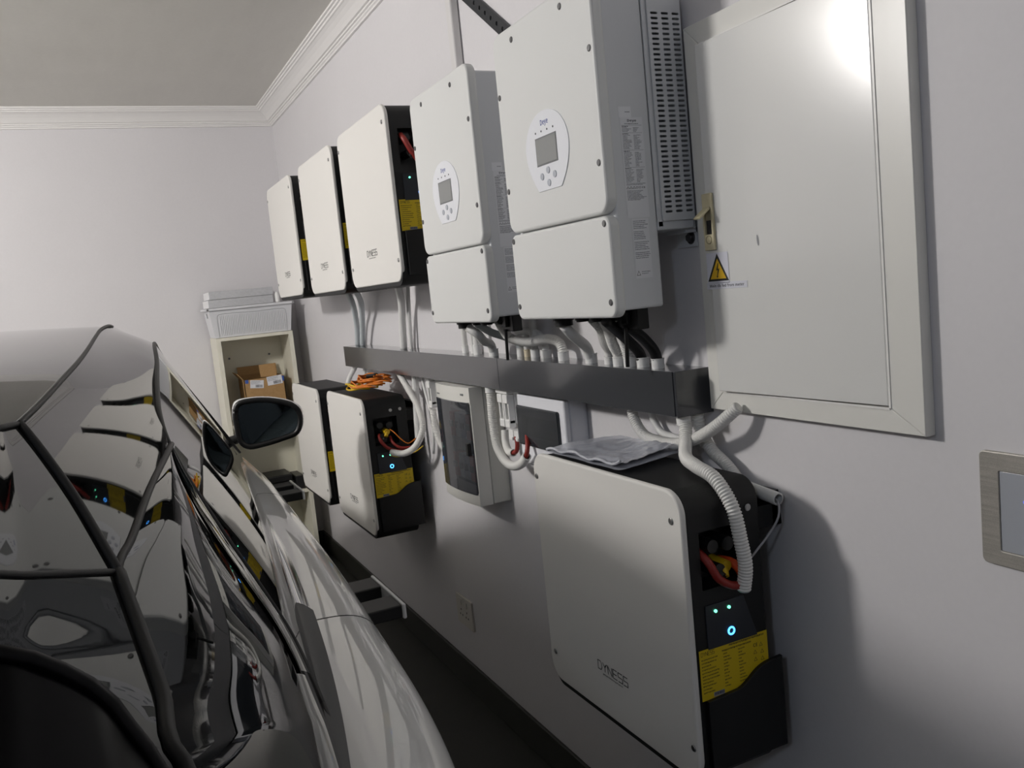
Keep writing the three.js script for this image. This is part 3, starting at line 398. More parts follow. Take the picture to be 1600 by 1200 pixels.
// ------------------------------------------------------------------ distribution board (flush door in the wall)
{
  const t = thing('distribution_board', 'large white glossy electrical board door in a wide mitred frame', 'distribution board', [3.945, 1.218, 0]);
  const W = 0.499, H = 0.731, a = 0.044, b = 0.062, bt = 0.038, tp = 0.041; // inner margins left, right, bottom, top
  const bar = (pts, z0 = 0, z1 = 0.022) => { const s = new THREE.Shape(); pts.forEach(([x, y], i) => i ? s.lineTo(x, y) : s.moveTo(x, y)); return slab(s, z0, z1, 0.0025); };
  mesh('frame_bar', bar([[0, 0], [W, 0], [W - b, bt], [a, bt]]), metalWhite, t); mesh('frame_bar', bar([[0, H], [a, H - tp], [W - b, H - tp], [W, H]]), metalWhite, t);
  mesh('frame_bar', bar([[0, 0], [a, bt], [a, H - tp], [0, H]]), metalWhite, t); mesh('frame_bar', bar([[W, 0], [W, H], [W - b, H - tp], [W - b, bt]]), metalWhite, t);
  mesh('frame_lip', [bx(a - 0.002, a + 0.001, bt, H - tp, 0.006, 0.0235), bx(W - b - 0.001, W - b + 0.003, bt, H - tp, 0.006, 0.0235), bx(a, W - b, bt - 0.003, bt + 0.0005, 0.006, 0.0235), bx(a, W - b, H - tp - 0.0005, H - tp + 0.003, 0.006, 0.0235)], M(0xf1f0ec, 0.25), t);
  const hinge = new THREE.Group(); hinge.name = 'door_leaf'; hinge.position.set(W - b - 0.003, 0, 0.005); hinge.rotation.y = 0.034; t.add(hinge);   // unlatched, standing slightly ajar at the latch side
  const door = mesh('door', bx(a + 0.003, W - b - 0.003, bt + 0.003, H - tp - 0.003, 0.004, 0.018, 0.0015).translate(-(W - b - 0.003), 0, 0), M(0xe6e6e3, 0.2, { clearcoat: 0.6, clearcoatRoughness: 0.16 }), hinge);
  mesh('scuff', new THREE.CircleGeometry(0.005, 14).scale(0.45, 2, 1).rotateZ(0.1).translate(0.178 - W + b + 0.003, 0.318, 0.0186), M(0x9b9c9e, 0.7), hinge);
  // latch
  const lx = 0.034 + 0.014, ly = 0.31, beige = M(0xd3c9a6, 0.45);
  const lt = new THREE.Group(); lt.name = 'latch'; lt.position.set(lx - 0.014 - W + b + 0.003 + 0.012, ly, 0.018); lt.position.x -= 0.004; hinge.add(lt); lt.userData.label = 'beige plastic latch';
  mesh('latch_plate', [bx(0, 0.028, 0, 0.03, 0, 0.006, 0.002), bx(0, 0.028, 0.078, 0.106, 0, 0.006, 0.002), bx(0, 0.005, 0.028, 0.08, 0, 0.006, 0.001), bx(0.023, 0.028, 0.028, 0.08, 0, 0.006, 0.001)], beige, lt);
  mesh('latch_recess', bx(0.005, 0.023, 0.03, 0.056, 0, 0.0015), M(0x141416, 0.5), lt); mesh('latch_tongue', bx(0.006, 0.022, 0.056, 0.078, 0, 0.003, 0.001), M(0xa69c7e, 0.5), lt);
  const lv = mesh('latch_lever', bx(-0.009, 0.009, -0.034, 0, -0.002, 0.002, 0.001), beige, lt); lv.position.set(0.014, 0.08, 0.004); lv.rotation.x = -0.95;
  mesh('lock_ring', new THREE.TorusGeometry(0.0075, 0.0008, 8, 24).translate(0.014, 0.02, 0.006), M(0xa39a78, 0.5), lt);
  // warning stickers
  const wt = canvasTex(256, 256, (g, w, h) => { g.fillStyle = '#d9dae4'; g.fillRect(0, 0, w, h); g.fillStyle = '#16140c'; g.beginPath(); g.moveTo(128, 8); g.lineTo(252, 236); g.lineTo(4, 236); g.closePath(); g.fill(); g.fillStyle = '#e2b514'; g.beginPath(); g.moveTo(128, 48); g.lineTo(222, 218); g.lineTo(34, 218); g.closePath(); g.fill(); g.fillStyle = '#16140c'; g.beginPath(); g.moveTo(132, 88); g.lineTo(108, 148); g.lineTo(128, 144); g.lineTo(116, 196); g.lineTo(108, 192); g.lineTo(116, 210); g.lineTo(130, 196); g.lineTo(123, 194); g.lineTo(148, 132); g.lineTo(128, 138); g.lineTo(142, 88); g.closePath(); g.fill(); });
  const st = mesh('warning_sticker', new THREE.PlaneGeometry(0.06, 0.058).translate(0.0565 + 0.012 - W + b + 0.003, 0.276, 0.0187), new THREE.MeshStandardMaterial({ map: wt, roughness: 0.35 }), hinge); st.userData.label = 'yellow triangle with black lightning bolt';
  const tt = canvasTex(512, 64, (g, w, h) => { g.fillStyle = '#d9dae2'; g.fillRect(0, 0, w, h); g.fillStyle = '#3a3b42'; g.font = 'bold 38px sans-serif'; g.fillText('Main db fed from meter', 34, 46); });
  mesh('text_sticker', new THREE.PlaneGeometry(0.11, 0.0125).translate(0.078 + 0.012 - W + b + 0.003, 0.243, 0.0187), new THREE.MeshStandardMaterial({ map: tt, roughness: 0.35 }), hinge);
}
// ------------------------------------------------------------------ touch switch in brushed steel
{
  const br = noiseTex(256, (x, y) => { const v = 176 + 34 * (fbm(x * 0.15, y * 3, 16) - .5) + 26 * (rnd() - .5); return [v, v - 4, v - 12]; });
  const t = thing('touch_switch', 'brushed steel switch plate with a grey glass touch panel', 'switch', [4.517, 1.043, 0]);
  const W = 0.165, fr = rrect(0, W, 0, 0.163, 0.009); fr.holes.push(rrect(0.029, W - 0.029, 0.022, 0.136, 0.002, THREE.Path));
  const m = mesh('steel_frame', slab(fr, 0, 0.007, 0.0015), M(0xffffff, 0.4, { metalness: 0.35, map: br }), t); { const u = m.geometry.attributes.uv; for (let i = 0; i < u.count; i++) u.setXY(i, u.getX(i) * 8, u.getY(i) * 8); }
  mesh('glass_panel', bx(0.029, W - 0.029, 0.022, 0.136, 0.0, 0.005, 0.001), M(0xa9adb4, 0.12), t);
  for (const y of [0.098, 0.05]) mesh('touch_light', new THREE.CylinderGeometry(0.003, 0.003, 0.001, 16).rotateX(Math.PI / 2).translate(0.066, y, 0.0052), ledBlueDim, t);
}
// ------------------------------------------------------------------ wall socket low down
{
  const t = thing('wall_socket', 'white double wall socket low above the skirting', 'socket', [2.298, 0.252, 0]); const pl = M(0xd8d4cc, 0.4);
  mesh('plate', slab(rrect(0, 0.15, 0, 0.114, 0.006), 0, 0.009, 0.0025), pl, t);
  for (const [x, y] of [[0.045, 0.05], [0.1, 0.05]]) for (const [dx, dy] of [[0, 0.018], [-0.011, -0.002], [0.011, -0.002]]) mesh('socket_hole', new THREE.CylinderGeometry(0.0038, 0.0038, 0.002, 12).rotateX(Math.PI / 2).translate(x + dx, y + dy - 0.008, 0.0085), blackPlastic, t);
  for (const x of [0.045, 0.1]) mesh('rocker', bx(x - 0.009, x + 0.009, 0.078, 0.1, 0.008, 0.0125, 0.002), pl, t);
}
// ------------------------------------------------------------------ perforated strut, vertical wall conduit
{
  const p = V(2.87, 2.395, 0.02), q = V(3.66, 1.815, 0.02), d = q.clone().sub(p), L = d.length(), s = rrect(0, L, -0.021, 0.021, 0.001);
  for (let k = 0; k < Math.floor(L / 0.041); k++) s.holes.push(rrect(0.02 + k * 0.041, 0.032 + k * 0.041, -0.0055, 0.0055, 0.005, THREE.Path));
  const t = thing('perforated_strut', 'black perforated metal strut slanting down behind the vented inverter', 'strut', [p.x, p.y, 0]);
  const g = slab(s, 0, 0.003, 0).rotateZ(Math.atan2(d.y, d.x)).translate(0, 0, 0.004); mesh('strip', g, M(0x24272c, 0.4), t);
  const c = thing('wall_conduit', 'white surface conduit running up the wall behind the inverters', 'conduit', [2.845, 2.0, 0]); mesh('conduit', [bx(-0.02, 0.02, 0, 0.57, 0, 0.028, 0.008)], M(0xdcdad9, 0.55), c);
}
// ------------------------------------------------------------------ bookcase in the corner and what it carries
const lam = M(0xe9e6d6, 0.42);
{
  const t = thing('bookcase', 'narrow cream laminate bookcase standing in the corner', 'bookcase', [0.02, 0, 0.095]);
  const W = 0.42, H = 1.37, D = 0.28, th = 0.024;
  mesh('side_panel', bx(0, D, 0, H, 0, th, 0.001), lam, t); mesh('side_panel', bx(0, D, 0, H, W - th, W, 0.001), lam, t); mesh('top_panel', bx(0, D, H - 0.018, H, th, W - th, 0.001), lam, t); mesh('back_panel', bx(0, 0.006, 0, H, th, W - th), lam, t);
  for (const y of [0.06, 0.43, 0.86]) mesh('shelf', bx(0.006, D - 0.004, y, y + 0.018, th, W - th, 0.001), lam, t);
  for (const [x, z] of [[0.12, 0.1], [0.12, 0.33]]) mesh('shelf_pin', cyl([0.004, 1.24, z], [0.012, 1.24, z], 0.006, 10), darkSteel, t);
}
{ // slatted plastic basket on the bookcase
  const t = thing('storage_basket', 'white plastic storage basket with a ribbed front on the bookcase', 'basket', [0.035, 1.372, 0.08]); const pm = M(0xe2e3e6, 0.42);
  const W = 0.455, H = 0.165, D = 0.27; // along z, y, x
  const taper = (x, y, z) => V(x + (x > D / 2 ? -1 : 1) * 0.02 * (1 - y / H), y, z + (z > W / 2 ? -1 : 1) * 0.02 * (1 - y / H));
  const wall = (f, n = 1) => patch(f, n, 1);
  mesh('front_wall', [wall((u, v) => taper(D, v * H, u * W)), wall((u, v) => taper(D - 0.004, v * H, u * W))], pm, t); mesh('back_wall', [wall((u, v) => taper(0, v * H, u * W))], pm, t);
  const sw = new THREE.Shape(); [[0.02, 0], [D - 0.02, 0], [D, H], [0, H]].forEach(([x, y], i) => i ? sw.lineTo(x, y) : sw.moveTo(x, y)); sw.holes.push(rrect(0.1, 0.155, 0.112, 0.14, 0.006, THREE.Path));
  mesh('side_wall', slab(sw, -0.004, 0).rotateX(Math.atan2(0.02, H)).translate(0, 0, W - 0.02), pm, t); mesh('side_wall', [wall((u, v) => taper(u * D, v * H, 0))], pm, t); mesh('bottom', bx(0.02, D - 0.02, 0, 0.004, 0.02, W - 0.02), pm, t);
  mesh('rim', [bx(D - 0.004, D + 0.012, H - 0.014, H, -0.01, W + 0.012, 0.004), bx(-0.01, 0.004, H - 0.014, H, -0.01, W + 0.012, 0.004), bx(-0.01, D + 0.012, H - 0.014, H, W - 0.004, W + 0.012, 0.004), bx(-0.01, D + 0.012, H - 0.014, H, -0.01, 0.004, 0.004)], pm, t);
  const xf = y => D - 0.02 * (1 - y / H);
  const rb = []; for (let k = 0; k < 38; k++) { const z = 0.05 + k * 0.0094; rb.push(patch((u, v) => V(xf(0.012 + v * 0.108) + 0.0015 + 0.0016 * Math.sin(u * Math.PI), 0.012 + v * 0.108, z + u * 0.0062), 4, 1)); }
  const rp = mesh('ribbed_panel', rb, pm, t); 
  mesh('panel_outline', sweep([[xf(0.004) + 0.001, 0.004, 0.412], [xf(0.06) + 0.001, 0.06, 0.414], [xf(0.122) + 0.001, 0.122, 0.412], [xf(0.128) + 0.001, 0.128, 0.404], [xf(0.128) + 0.001, 0.128, 0.2], [xf(0.128) + 0.001, 0.128, 0.05], [xf(0.122) + 0.001, 0.122, 0.042], [xf(0.004) + 0.001, 0.004, 0.041]], 0.0016, { rad: 6 }), M(0xb9babd, 0.5), t);
  mesh('lid', bx(0, D, H - 0.005, H - 0.001, 0, W), pm, t);
  const bgm = M(0xd0d2d6, 0.7);
  const st = noiseTex(128, (x, y) => { const v = 196 + 20 * (fbm(x, y * .2, 24) - .5) + 8 * (rnd() - .5); return [v, v + 1, v + 4]; }), bm = M(0xffffff, 0.55, { map: st });
  for (const [y, z0, z1, x0, x1, lab] of [[1.5385, 0.18, 0.53, 0.05, 0.305, 'lower flat silver grey carton on the storage basket'], [1.584, 0.175, 0.52, 0.035, 0.295, 'upper flat silver grey carton of the pair on the storage basket']]) {
    const c = thing('flat_carton', lab, 'carton', [x0, y, z0]); mesh('carton_body', bx(0, x1 - x0, 0, 0.044, 0, z1 - z0, 0.002), bm, c); mesh('carton_end', bx(0.002, x1 - x0 - 0.002, 0.002, 0.042, z1 - z0, z1 - z0 + 0.0015), M(0xeeeeef, 0.6), c);
  }
  tag(mesh('small_bottle', [new THREE.LatheGeometry([[0, 0], [0.011, 0], [0.013, 0.006], [0.013, 0.045], [0.008, 0.054], [0.007, 0.06], [0, 0.061]].map(a => new THREE.Vector2(...a)), 18).translate(0.29, 1.5375, 0.155)], M(0xf2f2f0, 0.35)), 'small white bottle standing beside the silver grey cartons', 'bottle');
}
{ // open cardboard carton in the bookcase
  const kraft = noiseTex(128, (x, y) => { const v = 14 * (fbm(x, y, 16) - .5) + 8 * (rnd() - .5); return [176 + v, 140 + v, 94 + v]; }), km = M(0xffffff, 0.85, { map: kraft });
  const t = thing('cardboard_box', 'open brown cardboard box with shipping labels on the bookcase shelf', 'box', [0.05, 0.879, 0.168]);
  const W = 0.225, H = 0.24, D = 0.21;
  mesh('wall', bx(D - 0.004, D, 0, H, 0, W), km, t); mesh('wall', bx(0, 0.004, 0, H + 0.02, 0, W), km, t); mesh('wall', bx(0, D, 0, H, 0, 0.004), km, t); mesh('wall', bx(0, D, 0, H, W - 0.004, W), km, t); mesh('bottom', bx(0, D, 0, 0.004, 0, W), km, t);
  const flap = (g, p, r) => { const m = mesh('flap', g, km, t); m.position.set(...p); m.rotation.set(...r); return m; };
  flap(bx(0, 0.003, 0, 0.075, 0.01, 0.1), [D - 0.06, H, 0.02], [0, 0, 0.35]); flap(bx(0, D, 0, 0.003, 0, 0.07), [0, H, 0], [0.5, 0, 0]); flap(bx(0, 0.003, 0, 0.05, 0, W), [0.002, H + 0.015, 0], [0, 0, 0.2]); flap(bx(0, D - 0.02, 0, 0.003, 0, 0.05), [0.01, H, W], [-0.9, 0, 0]);
  const lt = canvasTex(256, 160, (g, w, h) => { g.fillStyle = '#e7e8ec'; g.fillRect(0, 0, w, h); for (let k = 0; k < 5; k++) smudgeLine(g, 14, 12 + k * 15, 120 + rnd() * 90, 7, '#7b7f88'); g.fillStyle = '#2e3036'; for (let k = 0; k < 26; k++) g.fillRect(100 + k * 5, 92, 1 + rnd() * 3, 54); });
  const lmat = new THREE.MeshStandardMaterial({ map: lt, roughness: 0.5 });
  const lab = (z, y, w, h, r) => { const m = mesh('shipping_label', new THREE.PlaneGeometry(w, h).rotateY(Math.PI / 2), lmat, t); m.position.set(D + 0.0012, y, z); m.rotation.x = r; };
  lab(0.155, H - 0.03, 0.075, 0.045, -0.12); lab(0.055, H - 0.02, 0.085, 0.05, 0.06);
  const blue = M(0x3f5fae, 0.5); mesh('tape', [bx(D, D + 0.0008, H - 0.03, H, 0.002, 0.02), bx(D, D + 0.0008, H - 0.02, H, 0.2, 0.218)], blue, t); mesh('print', [new THREE.CircleGeometry(0.018, 20).rotateY(Math.PI / 2).translate(D + 0.0008, 0.085, 0.05), bx(D, D + 0.0006, 0.075, 0.1, 0.08, 0.115)], M(0x37518c, 0.6), t);
}
{ // black equipment on the lower shelf
  const t = thing('black_case', 'black folded equipment case on the lower bookcase shelf', 'case', [0.035, 0.449, 0.13]); const bk = M(0x1b1b1c, 0.4);
  mesh('shell', bx(0, 0.22, 0, 0.052, 0.05, 0.32, 0.008), bk, t); mesh('lid', bx(0.005, 0.215, 0.054, 0.095, 0.06, 0.31, 0.01), bk, t); mesh('end_block', [bx(0.06, 0.24, 0, 0.08, 0.0, 0.048, 0.006)], bk, t); mesh('handle', sweep([[0.221, 0.03, 0.12], [0.24, 0.03, 0.13], [0.24, 0.03, 0.2], [0.221, 0.03, 0.21]], 0.005, { rad: 8 }), blackPlastic, t);
}

// ------------------------------------------------------------------ car (white, black roof and pillars, parked nose in beside the wall)
{
  const ZC = 1.62, O = [2.8, 0, ZC];
  const car = thing('car', 'white car with glossy black roof and dark glass parked beside the wall', 'car', O);
  const blackPaint = M(0x0b0c0c, 0.025, { ior: 1.5 }), whitePaint = M(0xdfe0df, 0.3, { clearcoat: 1, clearcoatRoughness: 0.02 }), glass = M(0x060808, 0.015, { ior: 1.56 }), rubber = M(0x0e0f0f, 0.5), chrome = M(0xc9cbcd, 0.12, { metalness: 1 }), satin = M(0x3b3c3c, 0.4), bandBlack = M(0x030304, 0.3, { specularIntensity: 0.35 });
  const side = s => p => V(p.x - O[0], p.y, s > 0 ? p.z - ZC : ZC - p.z);          // s>0: the side by the wall; s<0 mirrored
  const P = (name, f, nu, nv, m, s, parent = car) => mesh(name, patch((u, v) => side(s)(f(u, v)), nu, nv), m, parent);
  const S = (name, pts, r, m, s, o = {}, parent = car) => mesh(name, sweep(pts.map(p => side(s)(p.isVector3 ? p : V(...p)).toArray()), r, { rad: 8, step: 0.015, ...o }), m, parent);
  const lerp = (a, b, t) => a.clone().lerp(b, t), mix = (a, b, t) => a + (b - a) * t;
  // greenhouse side: one smooth surface z = F(x, y); each section is a quadratic Bezier from belt (y=1) to the roof seam
  const aZ = table([1.9, 2.5, 3.1, 3.7, 4.3, 4.9], [0.735, 0.77, 0.81, 0.85, 0.925, 1.05]);
  const jY = table([2.5, 3.1, 3.7, 4.3, 4.9], [1.44, 1.495, 1.48, 1.446, 1.42]), jZ = table([2.5, 3.1, 3.7, 4.3, 4.9], [1.02, 1.06, 1.105, 1.145, 1.178]);
  const cY = table([2.5, 3.1, 3.6, 4.0, 4.4, 4.9], [1.36, 1.425, 1.432, 1.36, 1.28, 1.22]), cZ = table([2.5, 3.1, 3.6, 4.0, 4.4, 4.9], [0.915, 0.955, 0.985, 1.018, 1.064, 1.118]);
  const F = (x, y) => { const y0 = 1, y1 = cY(x), y2 = jY(x), a = y0 - 2 * y1 + y2, b = 2 * (y1 - y0), c = y0 - y; let t = Math.abs(a) < 1e-5 ? -c / b : (-b + Math.sqrt(Math.max(0, b * b - 4 * a * c))) / (2 * a); if (y < 1) return aZ(x) - (1 - y) * 0.6 * (cZ(x) - aZ(x)) / (cY(x) - 1); t = Math.min(1, t); return (1 - t) * (1 - t) * aZ(x) + 2 * t * (1 - t) * cZ(x) + t * t * jZ(x); };
  const poly = (k, x, y) => { const a = x - 4, b = y - 1.3; let s = 0; for (const [i, j, v] of k) s += v * Math.pow(a, i) * Math.pow(b, j); return s; };
  const KA = [[0, 0, 0.9855], [0, 1, 0.3982], [0, 2, 1.5483], [0, 3, 6.0847], [1, 0, 0.1535], [1, 1, 0.5629], [1, 2, -2.7441], [2, 0, 0.001], [2, 1, 0.3501], [3, 0, 0.112]];   // rear pillar and tailgate corner
  const KB = [[0, 0, 0.996], [0, 1, 0.4475], [0, 2, 0.0296], [0, 3, -0.2548], [1, 0, 0.1491], [1, 1, 0.0554], [1, 2, -0.1889], [2, 0, 0.0601], [2, 1, 0.1136], [3, 0, 0.0075]];   // side windows
  const ss = (a, b, x) => { const t = Math.min(1, Math.max(0, (x - a) / (b - a))); return t * t * (3 - 2 * t); };
  const FA = (x, y) => mix(F(x, Math.min(y, jY(x))), poly(KA, x, y), ss(3.2, 3.65, x)), FB = (x, y) => poly(KB, x, y);
  const onA = (x, y, d = 0) => V(x, y, FA(x, y) - d), onB = (x, y, d = 0) => V(x, y, FB(x, y) - d);
  const JY = table([2.7, 3.0, 3.334, 3.693, 4.195, 4.462, 4.7], [1.455, 1.485, 1.499, 1.484, 1.449, 1.422, 1.395]);
  const wY = table([2.55, 2.8, 3.2, 3.443, 3.7, 3.89, 4.083, 4.173, 4.379, 4.528, 4.61], [1.27, 1.4, 1.45, 1.451, 1.43, 1.403, 1.373, 1.346, 1.333, 1.318, 1.309]);     // lower edge of the black pillar
  const c2 = pts => { const c = new THREE.CatmullRomCurve3(pts.map(([x, y]) => V(x, y, 0)), false, 'centripetal'); return t => c.getPoint(t); };
  const Tc = c2([[2.12, 1.005], [2.2, 1.05], [2.5, 1.24], [2.8, 1.4], [3.2, 1.449], [3.443, 1.45], [3.7, 1.428], [3.91, 1.404], [4.074, 1.372], [4.141, 1.342], [4.174, 1.3], [4.19, 1.22], [4.19, 1.14], [4.2, 1.075], [4.3, 1.015]]);
  const Bc = c2([[2.12, 1.0], [2.6, 1.001], [3.1, 1.001], [3.6, 1.001], [4.0, 1.001], [4.3, 1.005]]);
  const Qc = c2([[4.145, 1.342], [4.174, 1.3], [4.19, 1.22], [4.19, 1.14], [4.2, 1.075], [4.3, 1.015], [4.45, 0.995], [4.6, 0.99]]);
  const Rc = c2([[4.16, 1.344], [4.379, 1.333], [4.528, 1.318], [4.602, 1.31], [4.661, 1.282], [4.725, 1.256], [4.794, 1.233], [4.86, 1.12], [4.9, 1.0]]);
  const G0 = c2([[4.462, 1.422], [4.5, 1.391], [4.539, 1.358], [4.574, 1.331], [4.602, 1.31]]), G1 = c2([[4.602, 1.31], [4.661, 1.282], [4.725, 1.256], [4.794, 1.233], [4.86, 1.12], [4.9, 1.0]]);
  const onQ = (x, y, w, d = 0) => V(x, y, mix(FB(x, y), y < 1.2 ? FB(x, y) : FA(x, y), ss(0, 1, w)) - d);
  const gz = (x, y) => y >= 1.233 ? FA(x, y) : mix(1.088, 1.05, (1.233 - y) / 0.233);
  const put = (f, n, z, d = 0, a = 0, b = 1) => Array.from({ length: n + 1 }, (_, i) => { const p = f(mix(a, b, i / n)); return V(p.x, p.y, z(p.x, p.y) - d); });
  const roofY = table([2.6, 3.2, 3.7, 4.2, 4.62], [1.455, 1.51, 1.51, 1.488, 1.455]);
  const beltY = table([0.75, 1.2, 1.9, 2.9, 3.9, 4.4, 4.7, 4.95], [0.8, 0.93, 0.985, 0.995, 0.995, 0.995, 0.985, 0.955]), beltZ = x => x < 1.9 ? table([0.75, 1.2, 1.9], [1.0, 0.83, 0.72])(x) : aZ(x) - 0.028;
  const shY = table([0.75, 1.2, 1.9, 2.9, 3.9, 4.4, 4.95], [0.7, 0.86, 0.93, 0.95, 0.955, 0.955, 0.93]), shZ = table([0.7, 1.0, 1.5, 2.3, 3.1, 3.9, 4.5, 4.95], [1.05, 0.82, 0.69, 0.662, 0.692, 0.742, 0.815, 1.0]);
  for (const s of [1, -1]) {
    P('roof_pillar', (u, v) => { const e = G0(v), a = V(mix(2.72, e.x, u), 0, 0), x = a.x; const y = u > 0.995 ? e.y : mix(JY(x), wY(x), v), p = onA(x, y); p.z = mix(p.z, FB(x, y), v * v * (1 - ss(3.7, 4.2, x))); return p; }, 90, 24, blackPaint, s);
    P('side_glass', (u, v) => { const p = Tc(u).lerp(Bc(u), v); return onB(p.x, p.y, 0.001); }, 100, 20, glass, s);
    P('quarter_glass', (u, v) => { const q = Qc(u), r = Rc(u), a = onB(q.x, q.y), b = V(r.x, r.y, gz(r.x, r.y)), p = lerp(a, b, v); return p.add(V(0.3, 0.45, -0.84).multiplyScalar(Math.sin(v * Math.PI) * a.distanceTo(b) * 0.05)); }, 60, 24, glass, s);
    S('window_seal', put(Tc, 70, FB, 0.001), 0.0038, rubber, s); S('window_seal', put(Qc, 30, FB, 0.001), 0.004, rubber, s);
    S('pillar_seal', put(Rc, 30, gz, 0.001, 0, 0.42), 0.0035, rubber, s); S('tailgate_seal', put(G0, 24, FA, 0.001), 0.0042, rubber, s); S('tailgate_seal', put(G1, 40, gz, 0.001), 0.0055, rubber, s);
    S('roof_seam', Array.from({ length: 41 }, (_, i) => { const x = mix(3.2, 4.462, i / 40); return V(x, JY(x) + 0.001, FA(x, JY(x))); }), 0.003, rubber, s);
    P('pillar_strip', (u, v) => { const t = mix(0.04, 0.66, u), q = Qc(t), r = Rc(t), a = onB(q.x, q.y), b = V(r.x, r.y, gz(r.x, r.y)), w = mix(0.18, 0.36, v), p = lerp(a, b, w); return p.add(V(0.3, 0.45, -0.84).multiplyScalar(Math.sin(w * Math.PI) * a.distanceTo(b) * 0.05 + 0.003)); }, 30, 4, blackPaint, s);
    P('belt_trim', (u, v) => { const x = mix(2.1, 3.9, u); return V(x, beltY(x) + 0.004 + 0.009 * Math.sin(v * Math.PI) + v * 0.006, beltZ(x) + v * 0.03); }, 50, 6, chrome, s);
    P('belt_molding', (u, v) => { const x = mix(3.905, 4.75, u); return V(x, beltY(x) + 0.002 + 0.014 * Math.sin(v * Math.PI) + v * 0.014, beltZ(x) - 0.004 + v * 0.058); }, 30, 8, satin, s);
    const sec = (x, v) => {
      const by = beltY(x), bz = beltZ(x), sy = shY(x), sz = shZ(x);
      const A = V(x, by, bz + 0.012), B = V(x, by - 0.002, mix(bz, sz, 0.62)), C = V(x, sy + 0.035, sz - 0.004), D = V(x, sy - 0.05, sz - 0.012);
      if (v <= 0.5) { const t = v * 2, q = 1 - t; return A.multiplyScalar(q * q * q).addScaledVector(B, 3 * q * q * t).addScaledVector(C, 3 * q * t * t).addScaledVector(D, t * t * t); }
      const t = v * 2 - 1, q = 1 - t; return D.multiplyScalar(q * q).addScaledVector(V(x, 0.55, sz - 0.045), 2 * q * t).addScaledVector(V(x, 0.28, sz + 0.05), t * t);
    };
    for (const [n, x0, x1] of [['front_wing', 0.8, 2.0], ['front_door', 2.005, 2.85], ['rear_door', 2.855, 3.945], ['rear_wing', 3.95, 4.93]]) P(n, (u, v) => sec(mix(x0, x1, u), v), 30, 35, whitePaint, s);
    P('inner_sill', (u, v) => V(0.9 + u * 4, 0.28 + v * 0.6, shZ(0.9 + u * 4) + 0.07 + v * 0.06), 10, 2, rubber, s);
    for (const [x, y] of [[2.66, 0.945], [3.78, 0.945]]) { // deployed handles
      const z = shZ(x), h = new THREE.Group(); h.name = 'door_handle'; car.add(h);
      const bxS = (x0, x1, y0, y1, z0, z1, r, m, n) => { const c = side(s)(V((x0 + x1) / 2, (y0 + y1) / 2, (z0 + z1) / 2)); mesh(n, new RoundedBoxGeometry(x1 - x0, y1 - y0, z1 - z0, 3, r).translate(c.x, c.y, c.z), m, h); };
      bxS(x - 0.1, x + 0.1, y - 0.014, y + 0.014, z - 0.06, z - 0.053, 0.003, whitePaint, 'grip'); bxS(x - 0.098, x - 0.03, y - 0.013, y + 0.011, z - 0.054, z + 0.02, 0.003, rubber, 'strut'); bxS(x + 0.03, x + 0.095, y - 0.013, y + 0.011, z - 0.054, z + 0.02, 0.003, rubber, 'strut');
    }
    const mg = new THREE.Group(); mg.name = 'door_mirror'; mg.position.copy(side(s)(V(2.2, 1.108, 0.598))); mg.rotation.set(0, s > 0 ? -0.2 : 0.2, 0); car.add(mg);
    const sh = new THREE.Shape(); const o = [[-0.112, 0.05], [-0.1, 0.078], [-0.06, 0.086], [0.02, 0.078], [0.09, 0.052], [0.112, 0.025], [0.112, -0.02], [0.095, -0.052], [0.04, -0.068], [-0.03, -0.08], [-0.08, -0.082], [-0.105, -0.062], [-0.113, 0.0]];
    const oc = new THREE.CatmullRomCurve3(o.map(p => V(p[0] * s, p[1], 0)), true, 'centripetal').getPoints(60); oc.forEach((p, i) => i ? sh.lineTo(p.x, p.y) : sh.moveTo(p.x, p.y));
    const N = oc.length, prof = [[1.0, 0.0], [1.05, -0.012], [1.07, -0.035], [1.03, -0.075], [0.86, -0.105], [0.6, -0.122], [0.25, -0.13], [0.0, -0.131]];
    mesh('housing', patch((u, v) => { const k = v * (prof.length - 1), i = Math.min(prof.length - 2, Math.floor(k)), f = k - i, sc = mix(prof[i][0], prof[i + 1][0], f), d = mix(prof[i][1], prof[i + 1][1], f), p = oc[Math.round(u * (N - 1))]; return V(d, p.y * sc, -p.x * sc); }, N - 1, 28), whitePaint, mg);
    mesh('rim', sweep([...oc, oc[0]].map(p => [0.0, p.y * 0.955, -p.x * 0.955]), 0.01, { rad: 10 }), blackPlastic, mg);
    mesh('mirror_glass', new THREE.ShapeGeometry(sh, 4).rotateY(Math.PI / 2).scale(1, 0.95, 0.95).translate(-0.002, 0, 0), M(0x566166, 0.015, { metalness: 1 }), mg);
    mesh('arm', sweep([[-0.05, -0.04, 0.08 * s], [-0.045, -0.055, 0.13 * s], [-0.04, -0.065, 0.2 * s]], 0.017, { rad: 12 }), blackPlastic, mg);
    for (const x of [1.45, 4.12]) {
      const w = new THREE.Group(); w.name = 'wheel'; w.position.copy(side(s)(V(x, 0.345, shZ(x) + 0.125))); car.add(w);
      mesh('tyre', new THREE.TorusGeometry(0.265, 0.08, 16, 48).scale(1, 1, 1.35), rubber, w); mesh('rim', new THREE.CylinderGeometry(0.225, 0.225, 0.15, 36).rotateX(Math.PI / 2), satin, w);
      for (let k = 0; k < 5; k++) mesh('spoke', bx(-0.022, 0.022, 0.04, 0.22, -0.085, 0.085, 0.01).rotateZ(k * Math.PI * 0.4), M(0xa5a6a8, 0.3, { metalness: 1 }), w);
    }
  }
  const both = (name, f, nu, nv, m) => mesh(name, patch((u, v) => { const s = u < 0.5 ? 1 : -1, t = u < 0.5 ? u * 2 : 2 - u * 2; return side(s)(f(t, v)); }, nu, nv), m, car);
